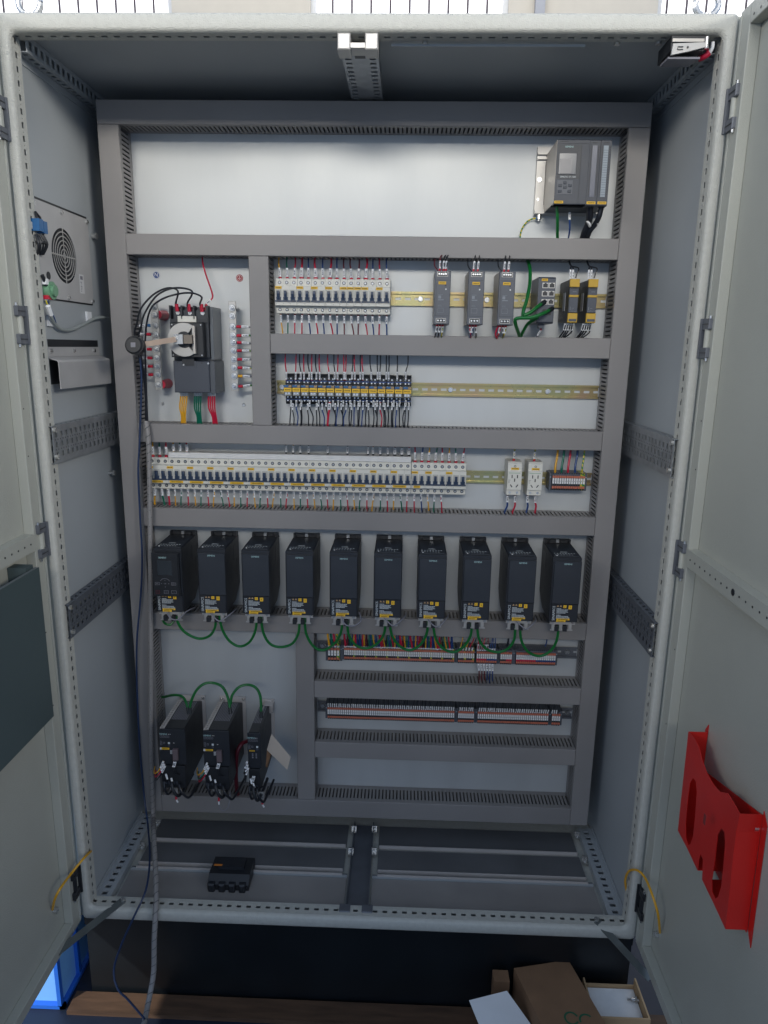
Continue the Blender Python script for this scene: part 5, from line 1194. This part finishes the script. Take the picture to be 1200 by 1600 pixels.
# air hood below the fan
t = thing('air_hood', 'grey sheet metal air hood below the fan panel on the left wall', 'air hood', (XW, .05, 1.33)); o = t.location
MB(o).box(XW + .0004, XW + .0012, .055, .330, 1.427, 1.443).build('slot_opening', BLACK, t)
h = MB(o); h.box(XW + .0015, XW + .0030, .056, .332, 1.4055, 1.4265); h.build('flange', mat('hood_steel', (0.44, 0.435, 0.43), 0.42, 0.15), t)
HOOD = bpy.data.materials['hood_steel']
h = MB(o); P = [(XW + .0015, 1.4052), (XW + .026, 1.3985), (XW + .029, 1.394), (XW + .029, 1.336), (XW + .0275, 1.336), (XW + .0275, 1.3930), (XW + .0250, 1.3968), (XW + .0015, 1.4035)]
h.prism(P, 'y', .058, .330)
h.build('hood', HOOD, t)
m = MB(o)
for y in (.078, .190, .300): m.cyl((XW + .0031, y, 1.418), (XW + .0065, y, 1.418), .0050, 10)
m.build('flange_screw', ZINC, t)
MB(o).box(XW + .0004, XW + .0010, .058, .33, 1.345, 1.397).build('hood_opening', BLACK, t)

# ------------------------------------------------------------------ punched side rails
def side_rail(s, z, label, dark):
    t = thing('punched_rail', label, 'punched rail', (s * .690, .016, z), 'punched rails on the side walls'); o = t.location
    m = MB(o); xf = s * .6700; ya, yb = .016, .46; hh = .0400; X0, X1 = xf, xf + s * .0015
    rows = [(.022, .011), (0, .011), (-.022, .011)]; zz = [(-hh, -.0275), (-.0165, -.0055), (.0055, .0165), (.0275, hh)]
    for a, b in zz: m.box(X0, X1, ya, yb, z + a, z + b)
    n = int((yb - ya) / .0235)
    for k in range(n + 1):
        y = ya + .004 + k * .0235
        for a, b in ((-.0275, -.0165), (-.0055, .0055), (.0165, .0275)): m.box(X0 + s * .0001, X1 - s * .0001, max(ya, y - .0065), y + .0065, z + a, z + b)
    for zt in (z + hh, z - hh - .0015):
        m.box(xf, xf + s * .007, ya, yb, zt, zt + .0015); m.box(xf + s * .0145, xf + s * .0205, ya, yb, zt, zt + .0015)
        for k in range(n + 1):
            y = ya + .004 + k * .0235; m.box(xf + s * .007, xf + s * .0145, max(ya, y - .0065), y + .0065, zt + .0001, zt + .0014)
    m.build('rail', GALV if not dark else RAIL_SHADED, t)
    d = MB(o)
    for a in (-.011, .011):
        for k in range(n * 2):
            y = ya + .010 + k * .01175; d.cyl((xf - s * .0002, y, z + a), (xf - s * .0001, y, z + a), .0018, 6)
    for q in (-.0275, .030): pass
    d.build('round_punching', BLACK, t)
    b = MB(); b.cyl((0, 0, 0), (-s * .006, 0, 0), .006, 8); bme = b.mesh('rail_bolt', ZINC)
    for q in (-.026, .033): inst('rail_bolt', bme, t, (xf - o.x, ya + .006 - o.y, q))
RAIL_SHADED = mat('shaded_galvanised', (0.15, 0.165, 0.19), 0.45, 0.5, var=0.1, scale=30)  # same galvanised steel, weaker light on the lower rails put into the colour
side_rail(-1, 1.2165, 'upper punched metal rail on the left side wall', False)
side_rail(-1, .805, 'lower punched metal rail on the left side wall', True)
side_rail(1, 1.214, 'upper punched metal rail on the right side wall', False)
side_rail(1, .798, 'lower punched metal rail on the right side wall', True)

# ------------------------------------------------------------------ roof channel and lamp
t = thing('roof_channel', 'punched metal channel with two bright clips under the middle of the roof', 'channel', (-.008, .05, 1.995)); o = t.location
m = MB(o); xa, xb = -.0440, .0290; zt = 1.999
for a, b in ((xa, xa + .006), (xa + .018, xb - .018), (xb - .006, xb)): m.box(a, b, .046, .396, zt, zt + .0015)
for k in range(16):
    y = .052 + k * .0225
    for a, b in ((xa + .006, xa + .018), (xb - .018, xb - .006)): m.box(a, b, y - .0070, y + .0070, zt + .0001, zt + .0014)
m.box(xa, xa + .0015, .046, .396, zt + .0016, 2.028); m.box(xb - .0015, xb, .046, .396, zt + .0016, 2.028)
m.build('channel', GALV, t)
MB(o).box(-.018, .003, .060, .082, zt - .0004, zt - .0001).build('oval_hole', BLACK, t)
for a in (xa - .002, xb - .0225):
    m = MB(o); m.cbox(a, a + .0245, .002, .046, 1.986, 2.0145, .002); m.build('clip', ALU, t)
m = MB(o); m.box(-.0215, .0065, .006, .045, 1.9905, 1.9990); m.build('bridge', ALU, t)
t = thing('cabinet_lamp', 'small chrome door switch unit with red cable under the right roof corner', 'door switch', (.62, .04, 1.99)); o = t.location
m = MB(o); c0, c1 = at(1031, 91, Y=.03), at(1090, 80, Y=.03)
m.box(.583, .645, .012, .085, 1.989, 2.0145); m.build('body', CARDL if 0 else BLACK, t)
m = MB(o); m.prism([(.583, 1.9800), (.585, 1.9990), (.646, 2.0015), (.646, 1.9935), (.612, 1.9855)], 'y', .006, .0115); m.build('cover_plate', ALU, t)
m = MB(o); m.box(.584, .643, .0085, .0114, 2.0030, 2.0085); m.build('upper_strip', ALUL, t)
m = MB(o); m.box(.5935, .6035, .0045, .0058, 1.9925, 1.9940); m.box(.5935, .6035, .0045, .0058, 1.9880, 1.9892); m.box(.5930, .5938, .0045, .0058, 1.9892, 1.9925); m.cyl((.612, .0055, 1.9925), (.612, .0040, 1.9925), .0018, 8); m.build('cover_mark', BLACK, t)
m = MB(o)
for q in range(3): m.box(.580 + .002 * q, .640, .014 + .020 * q, .030 + .020 * q, 1.976 + q * .003, 1.9795 + q * .003)
m.build('lamp_lens', GREYW, t)
m = MB(o); m.cyl((.6485, .012, 1.995), (.6485, .012, 2.012), .004, 10); m.cyl((.6485, .012, 1.992), (.6485, .012, 1.995), .0055, 8); m.build('plunger', ZINC, t, smooth=True)
m = MB(o); m.tube([at(1093, 92, Y=.04), at(1101, 88, Y=.03), at(1109, 82, Y=.025)], .0055, 8); m.build('red_lead', RED, t, smooth=True)
m = MB(o); m.tube([at(1109, 82, Y=.025), at(1113, 75, Y=.022), at(1114, 66, Y=.022)], .0035, 8); m.build('white_lead', SLEEVE, t, smooth=True)
for k, (px, py) in enumerate(((664, 66), (964, 67), (1029, 66))):
    c = at(px, py, Z=2.0148); m = MB(c); m.cyl(c, c + Vector((0, 0, -.0040)), .006, 10); tag(m.build('roof_screw', ZINC, smooth=True), ['bright screw on the top flange right of the roof channel', 'bright screw on the top flange toward the right corner', 'bright screw on the top flange beside the chrome switch unit'][k], 'screw')
m = MB((.2, .03, 2.0)); m.box(.055, .43, .047, .052, 2.0085, 2.0125); tag(m.build('roof_strip', WALLP), 'thin grey strip under the roof right of the channel', 'strip')

# ------------------------------------------------------------------ document holders on the doors
t = thing('document_pocket', 'red sheet metal document pocket on the inside of the right door', 'document pocket', (.722, -.25, .50)); o = t.location
xf = .6820
def RX(x, y): p = at(1040 + x / 4.444, 1120 + y / 4.444, X=xf); return (p.y, p.z)
out = [RX(*q) for q in ((158, 102), (205, 160), (232, 215), (252, 300), (285, 390), (330, 470), (375, 520), (430, 530), (470, 595), (515, 675), (490, 800), (470, 960), (440, 1250), (415, 1475), (330, 1290), (252, 1130), (256, 1080), (258, 990), (240, 950), (228, 1000), (222, 1068), (150, 915), (85, 790), (100, 640), (130, 360))]
s1 = [RX(*q) for q in ((190, 425), (210, 450), (216, 520), (205, 690), (190, 830), (172, 885), (155, 890), (140, 840), (138, 740), (155, 560), (168, 460))]
s2 = [RX(*q) for q in ((385, 775), (408, 800), (412, 880), (402, 1020), (385, 1180), (365, 1250), (345, 1262), (322, 1215), (320, 1130), (342, 990), (360, 820))]
me = bpy.data.meshes.new('front_plate'); bm = bmesh.new(); 
def loop(pts):
    vs = [bm.verts.new((xf - o.x, y - o.y, z - o.z)) for y, z in pts]; return [bm.edges.new((vs[i], vs[(i + 1) % len(vs)])) for i in range(len(vs))]
ed = loop(out) + loop(s1) + loop(s2); bmesh.ops.triangle_fill(bm, use_beauty=True, use_dissolve=False, edges=ed)
ret = bmesh.ops.extrude_face_region(bm, geom=list(bm.faces)); bmesh.ops.translate(bm, vec=(.0012, 0, 0), verts=[v for v in ret['geom'] if isinstance(v, bmesh.types.BMVert)]); bmesh.ops.recalc_face_normals(bm, faces=bm.faces)
bm.to_mesh(me); bm.free(); me.materials.append(REDPAINT); fpl = bpy.data.objects.new('front_plate', me); COL.objects.link(fpl); fpl.parent = t
def strip3(nm, pts2, xa, xb, m=REDPAINT, th=.0012):
    b = MB(o); vs = []
    for (y, z) in pts2: vs += [(xa, y, z), (xb, y, z)]
    fs = [(2 * i, 2 * i + 1, 2 * i + 3, 2 * i + 2) for i in range(len(pts2) - 1)]
    b.add(vs, fs); ob = b.build(nm, m, t); sm_ = ob.modifiers.new('thick', 'SOLIDIFY'); sm_.thickness = th; return ob
strip3('side_flange', [RX(515, 675), RX(490, 800), RX(470, 960), RX(440, 1250), RX(415, 1475)], xf + .0013, .7205)
strip3('side_flange', [RX(158, 102), RX(130, 360), RX(100, 640), RX(85, 790)], xf + .0013, .7205)
strip3('bottom_flange', [RX(415, 1475), RX(330, 1290), RX(252, 1130)], xf + .0013, .7205); strip3('bottom_flange', [RX(222, 1068), RX(150, 915), RX(85, 790)], xf + .0013, .7205)
ya, za = RX(515, 675); yb, zb = RX(415, 1475); y2, z2 = RX(158, 102)
m = MB(o); m.prism([(ya - .001, za + .008), (ya - .016, za - .010), (yb - .016, zb - .022), (yb - .001, zb - .0)], 'x', .7206, .7220); m.build('mounting_tab', REDPAINT, t)
MB(o).prism([(ya - .001, za), (yb + .001, zb - .006), (RX(85, 790)[0] - .001, RX(85, 790)[1] - .004), (RX(130, 360)[0] - .001, RX(130, 360)[1])], 'x', .7190, .7203).build('back_plate', REDPAINT, t)  # added backing, keeps the lit door from showing through the slots
m = MB(o); m.prism([(y2 + .001, z2 + .016), (y2 + .012, z2), (y2 + .012, z2 - .2), (y2 + .001, z2 - .2)], 'x', .7206, .7220); m.build('mounting_tab', REDPAINT, t)
m = MB(o)
for px, py in ((1185, 1293), (1164, 1443)):
    c = at(px, py, X=.7206); m.cyl(c, c + Vector((-.008, 0, 0)), .006, 8); m.cyl(c + Vector((-.008, 0, 0)), c + Vector((-.014, 0, 0)), .003, 8)
m.build('pocket_bolt', ZINC, t)
c = at(1101, 1280, X=.6596); MB(o).box(.6592, .6599, c.y - .004, c.y + .004, c.z - .010, c.z + .010).build('worn_patch', mat('worn_red', (0.20, 0.03, 0.03), 0.7), t)
t = thing('document_box', 'dark flat document box on the inside of the left door', 'document box', (-.722, -.14, .6)); o = t.location
xb_ = -.6700
def LX(px, py, X=xb_): p = at(px, py, X=X); return (p.y, p.z)
q = [LX(61, 886), LX(83, 1120), LX(-160, 1325), LX(-260, 1090)]
m = MB(o); yt = q[0][0]; ztop = (q[0][1]); zbot = q[1][1]
m.box(xb_ - .0015, xb_, yt - .42, yt, zbot, ztop); m.box(-.7215, xb_ - .0016, yt - .0015, yt, zbot, ztop - .004); m.box(-.7215, xb_ - .0016, yt - .42, yt - .0016, zbot, zbot + .0015); m.build('box', TEALP, t)
m = MB(o); m.box(xb_ - .008, xb_ - .0016, yt - .42, yt - .0016, ztop - .0015, ztop); m.build('top_lip', mat('teal_edge', (0.12, 0.14, 0.15), 0.45), t)
m = MB(o); m.box(-.7215, xb_ - .012, yt - .030, yt - .0017, ztop - .030, ztop + .006); m.build('corner_bracket', TEALP, t)

# ------------------------------------------------------------------ door stays, earth straps
def bar(name, label, cat, a, b, w, th, mt, group=None):
    a, b = Vector(a), Vector(b); d = (b - a).normalized(); u = Vector((0, 0, 1)); s_ = d.cross(u).normalized() * w; v = u * th
    m = MB(a); m.add([p + x * s_ + y * v for p in (a, b) for x in (-1, 1) for y in (-1, 1)], [(0, 1, 3, 2), (4, 6, 7, 5), (0, 4, 5, 1), (2, 3, 7, 6), (0, 2, 6, 4), (1, 5, 7, 3)])
    return tag(m.build(name, mt), label, cat, group)
STAY = mat('stay_steel', (0.17, 0.19, 0.19), 0.4, 0.5)
for s, lb in ((-1, 'left'), (1, 'right')):
    a = at(192, 1407, Z=.036) if s < 0 else at(932, 1438, Z=.036); b = at(85, 1492, X=-.712) if s < 0 else at(1016, 1530, X=.712)
    b.z = max(b.z, -.03)
    o_ = bar('door_stay', 'flat steel stay bar holding the %s door open' % lb, 'door stay', a, b, .0105, .0012, STAY, 'door stays')
    m = MB(a); m.cyl(a + Vector((0, 0, .0012)), a + Vector((0, 0, .006)), .006, 10); m.build('stay_bolt', ZINC, o_)
cable('earth_strap', 'yellow earth wire from the frame to the left door above its lowest hinge', [at(142, 1330, Y=.03), at(130, 1342, Y=-.02), at(112, 1364, Y=-.05), at(95, 1387, X=-.69), at(86, 1404, X=-.70), at(82, 1421, X=-.718)], .0030, YELW)
cable('earth_strap', 'yellow earth wire arching from the frame to the right door above its lowest hinge', [at(979, 1392, Y=.04), at(977, 1375, Y=.03), at(983, 1361, Y=.01), at(996, 1360, Y=-.02), at(1008, 1372, Y=-.045), at(1019, 1398, X=.69), at(1028, 1428, X=.70), at(1031, 1457, X=.717)], .0028, YELW)
for px, py, X, lb in ((84, 1422, -.722, 'left'), (1028, 1460, .722, 'right')):
    c = at(px, py, X=X); m = MB(c); sg = 1 if X < 0 else -1; m.cyl(c, c + Vector((sg * .010, 0, 0)), .007, 8); tag(m.build('earth_bolt', ZINC), 'earth bolt low on the inside of the %s door' % lb, 'bolt', 'earth bolts on the doors')

# ------------------------------------------------------------------ long loose cables on the left
pts = [A(228, 658, .305), A(232, 690, .300), A(234, 780, .298), A(235, 900, .298), A(236, 1040, .298), A(236, 1150, .300), A(238, 1230, .305), A(239, 1275, .300), A(240, 1300, .20), A(243, 1360, .08), A(244, 1400, .02), A(243, 1428, -.012), A(241, 1470, -.030), A(240, 1520, -.045), A(232, 1565, -.08), A(224, 1605, -.14)]
sc = cable('spiral_cable', 'thick grey spiral-wrapped cable hanging down over the left of the cabinet', pts, .0066, SPIRAL)
Q = spline([Vector(p) for p in pts], 40); m = MB(pts[0]); acc = 0; hp = []; uu = None; th = 0
for i in range(len(Q) - 1):
    d = (Q[i + 1] - Q[i]); L_ = d.length; d = d.normalized(); uu = d.orthogonal().normalized() if uu is None else (uu - d * uu.dot(d)).normalized(); ww = d.cross(uu)
    th += L_ / .022 * 2 * PI; hp.append(Q[i] + (uu * math.cos(th) + ww * math.sin(th)) * .0064)
m.tube(hp, .0011, 4, smooth=0); m.build('wrap_groove', mat('wrap_groove', (0.10, 0.10, 0.11), 0.6), sc)
cable('loose_wire', 'long loose blue wire hanging down in front of the left vertical duct', [A(219, 560, .30), A(221, 600, .305), A(218, 690, .305), A(216, 740, .305), A(219, 810, .305), A(222, 870, .302), A(220, 930, .305), A(214, 1000, .302), A(214, 1070, .305), A(218, 1160, .308), A(225, 1240, .306), A(231, 1290, .25), A(234, 1340, .13), A(228, 1390, .03), A(209, 1433, -.015), A(190, 1475, -.03), A(178, 1515, -.045), A(184, 1545, -.07), A(200, 1562, -.09), A(226, 1592, -.13)], .0026, mat('dull_blue_wire', (0.012, 0.030, 0.085), 0.4))

# ------------------------------------------------------------------ loose things at the bottom
t = thing('terminal_cover', 'loose black plastic terminal cover with an orange tag on the cabinet floor', 'terminal cover', (-.355, .13, .0025)); o = t.location
c0, c1 = at(322, 1392, Z=.003), at(389, 1396, Z=.003); xa, xb = c0.x + .004, c1.x - .002; ya = c0.y + .002
m = MB(o); m.prism([(ya, .0035), (ya - .001, .024), (ya + .018, .042), (ya + .085, .040), (ya + .090, .0035)], 'x', xa, xb); m.build('shell', BLACK, t)
for q in range(4): x = xa + (xb - xa) * (q + .1) / 4; MB(o).cbox(x, x + (xb - xa) * .16, ya - .010, ya + .004, .0035, .030, .004).build('cover_rib', ANTH, t)
MB(o).box(xa + .02, xb - .02, ya + .035, ya + .070, .0405, .050).build('cover_top', ANTH, t)
c = at(341, 1351, Z=.0515); m = MB(o); m.box(c.x - .011, c.x + .011, c.y - .003, c.y + .003, .0502, .0512); m.build('orange_tag', mat('orange_tag', (0.62, 0.20, 0.03), 0.5), t)
# blue crate behind the left door
t = thing('storage_crate', 'bright blue plastic crate on the floor beyond the left door', 'crate', (-.90, .12, FZ)); o = t.location
xa, xb, ya, yb, zt = -1.12, -.748, -.046, .30, .10
m = MB(o)
m.prism([(xa + .02, ya + .018), (xb - .012, ya + .018), (xb - .012, yb), (xa + .02, yb)], 'z', FZ + .010, zt); m.build('body', CRATE, t)
m = MB(o)
for x in (xb - .010, xb - .24): m.box(x - .006, x + .004, ya + .004, ya + .018, FZ + .010, zt)
m.box(xa, xb, ya + .004, ya + .018, FZ + .001, FZ + .012); m.box(xa, xb - .012, ya + .004, ya + .018, zt - .03, zt); m.box(xb - .0118, xb, ya + .004, yb, FZ + .001, FZ + .012); m.box(xb - .0118, xb - .002, ya + .10, ya + .112, FZ + .0125, zt - .031); m.box(xb - .0118, xb, ya + .018, yb, zt - .03, zt)
m.build('rim', CRATED, t)
# cardboard boxes in front of the plinth at the lower right
def obox(name, label, group, corners, z0, z1, m_, extra=None):
    pass
t = thing('cardboard_box', 'closed brown cardboard box with green print on the floor at lower right', 'cardboard box', (.49, -.07, FZ)); o = t.location
ca = [at(803, 1513, Z=-.085), at(888, 1500, Z=-.085)]; u = (ca[1] - ca[0]); u.z = 0; v = Vector((u.y, -u.x, 0)).normalized() * .24
P = [ca[0], ca[1], ca[1] + v + Vector((.012, 0, 0)), ca[0] + v + Vector((.012, 0, 0))]
m = MB(o); m.add([Vector((p.x, p.y, FZ + .013)) for p in P] + [Vector((p.x, p.y, -.0865)) for p in P], [(0, 1, 2, 3), (4, 5, 6, 7), (0, 1, 5, 4), (1, 2, 6, 5), (2, 3, 7, 6), (3, 0, 4, 7)]); m.build('carton', CARD, t)
mid0 = (P[0] + P[3]) / 2; mid1 = (P[1] + P[2]) / 2
m = MB(o); m.add([Vector((p.x, p.y, z)) for z in (-.0862, -.0845) for p in (P[0], P[1], P[2], P[3])], [(0, 1, 2, 3), (4, 5, 6, 7), (0, 1, 5, 4), (1, 2, 6, 5), (2, 3, 7, 6), (3, 0, 4, 7)]); m.build('lid', CARD, t)
g = MB(o); c = at(893, 1591, Z=-.0842); g.v = []; ang = 0
def arc(c, r0, r1, a0, a1, n=14):
    vs = []; 
    for k in range(n + 1):
        a = math.radians(a0 + (a1 - a0) * k / n)
        for r in (r0, r1): vs.append((c.x + math.cos(a) * r, c.y + math.sin(a) * r, -.0842))
    g.add(vs, [(2 * k, 2 * k + 1, 2 * k + 3, 2 * k + 2) for k in range(n)])
arc(c, .013, .0175, 20, 330); arc(c + Vector((.034, -.004, 0)), .013, .0175, 40, 200)
g.build('green_print', GREENINK, t)
t = thing('cardboard_box', 'open tan cardboard box with white paper inside under the right door', 'cardboard box', (.66, -.10, FZ)); o = t.location
b0 = [at(917, 1548, Z=-.19), at(1004, 1540, Z=-.19), at(1030, 1592, Z=-.19), at(930, 1580, Z=-.19)]
xa, xb, ya, yb = .575, .708, -.125, -.012
m = MB(o); z0, z1 = FZ + .013, -.100
m.box(xa, xb, ya, yb, z0, z0 + .003); m.build('box_bottom', CARDL, t)
for nm, bx in (('box_side', (xb - .004, xb, ya, yb, z0 + .0032, z1)), ('box_side', (xa, xb - .0042, yb - .004, yb, z0 + .0032, z1 - .02)), ('box_side', (xa, xb - .0042, ya, ya + .004, z0 + .0032, z1)), ('box_side', (xa, xa + .004, ya + .0042, yb - .0042, z0 + .0032, z1))): MB(o).box(*bx).build(nm, CARDL, t)
m = MB((.64, -.08, z0)); m.box(xa + .006, xb - .006, ya + .006, yb - .006, -.130, -.128); tag(m.build('paper_sheet', WHITE), 'white paper lying inside the open tan box', 'paper')
c = at(994, 1562, Z=-.122); m = MB(c); m.cyl(c + Vector((-.012, .0, 0)), c + Vector((.012, -.003, 0)), .0045, 10); m.cyl(c + Vector((-.003, .001, 0)), c + Vector((.001, 0, 0)), .008, 8); m.cyl(c + Vector((-.022, .001, 0)), c + Vector((-.012, 0, 0)), .003, 8); tag(m.build('metal_connector', ZINC, smooth=True), 'small metal connector lying on the white paper in the open box', 'connector')
t = thing('paper_sheet', 'pale sheet of paper leaning against the closed cardboard box', 'paper', at(770, 1580, Y=-.115)); o = t.location
a, b, c, d = at(733, 1563, Y=-.100), at(792, 1548, Y=-.090), at(832, 1604, Y=-.125), at(752, 1610, Y=-.130)
m = MB(o); n_ = Vector((0, 0, -.001)); m.add([a, b, c, d, a + n_, b + n_, c + n_, d + n_], [(0, 1, 2, 3), (7, 6, 5, 4), (0, 1, 5, 4), (1, 2, 6, 5), (2, 3, 7, 6), (3, 0, 4, 7)]); m.build('sheet', PAPER, t)
a = at(771, 1531, Z=-.10); m = MB((a.x, a.y, FZ + .013)); m.box(a.x + .001, a.x + .040, a.y - .004, a.y + .03, FZ + .013, -.10); tag(m.build('small_box', CARD), 'small brown box peeking out behind the closed cardboard box', 'cardboard box')
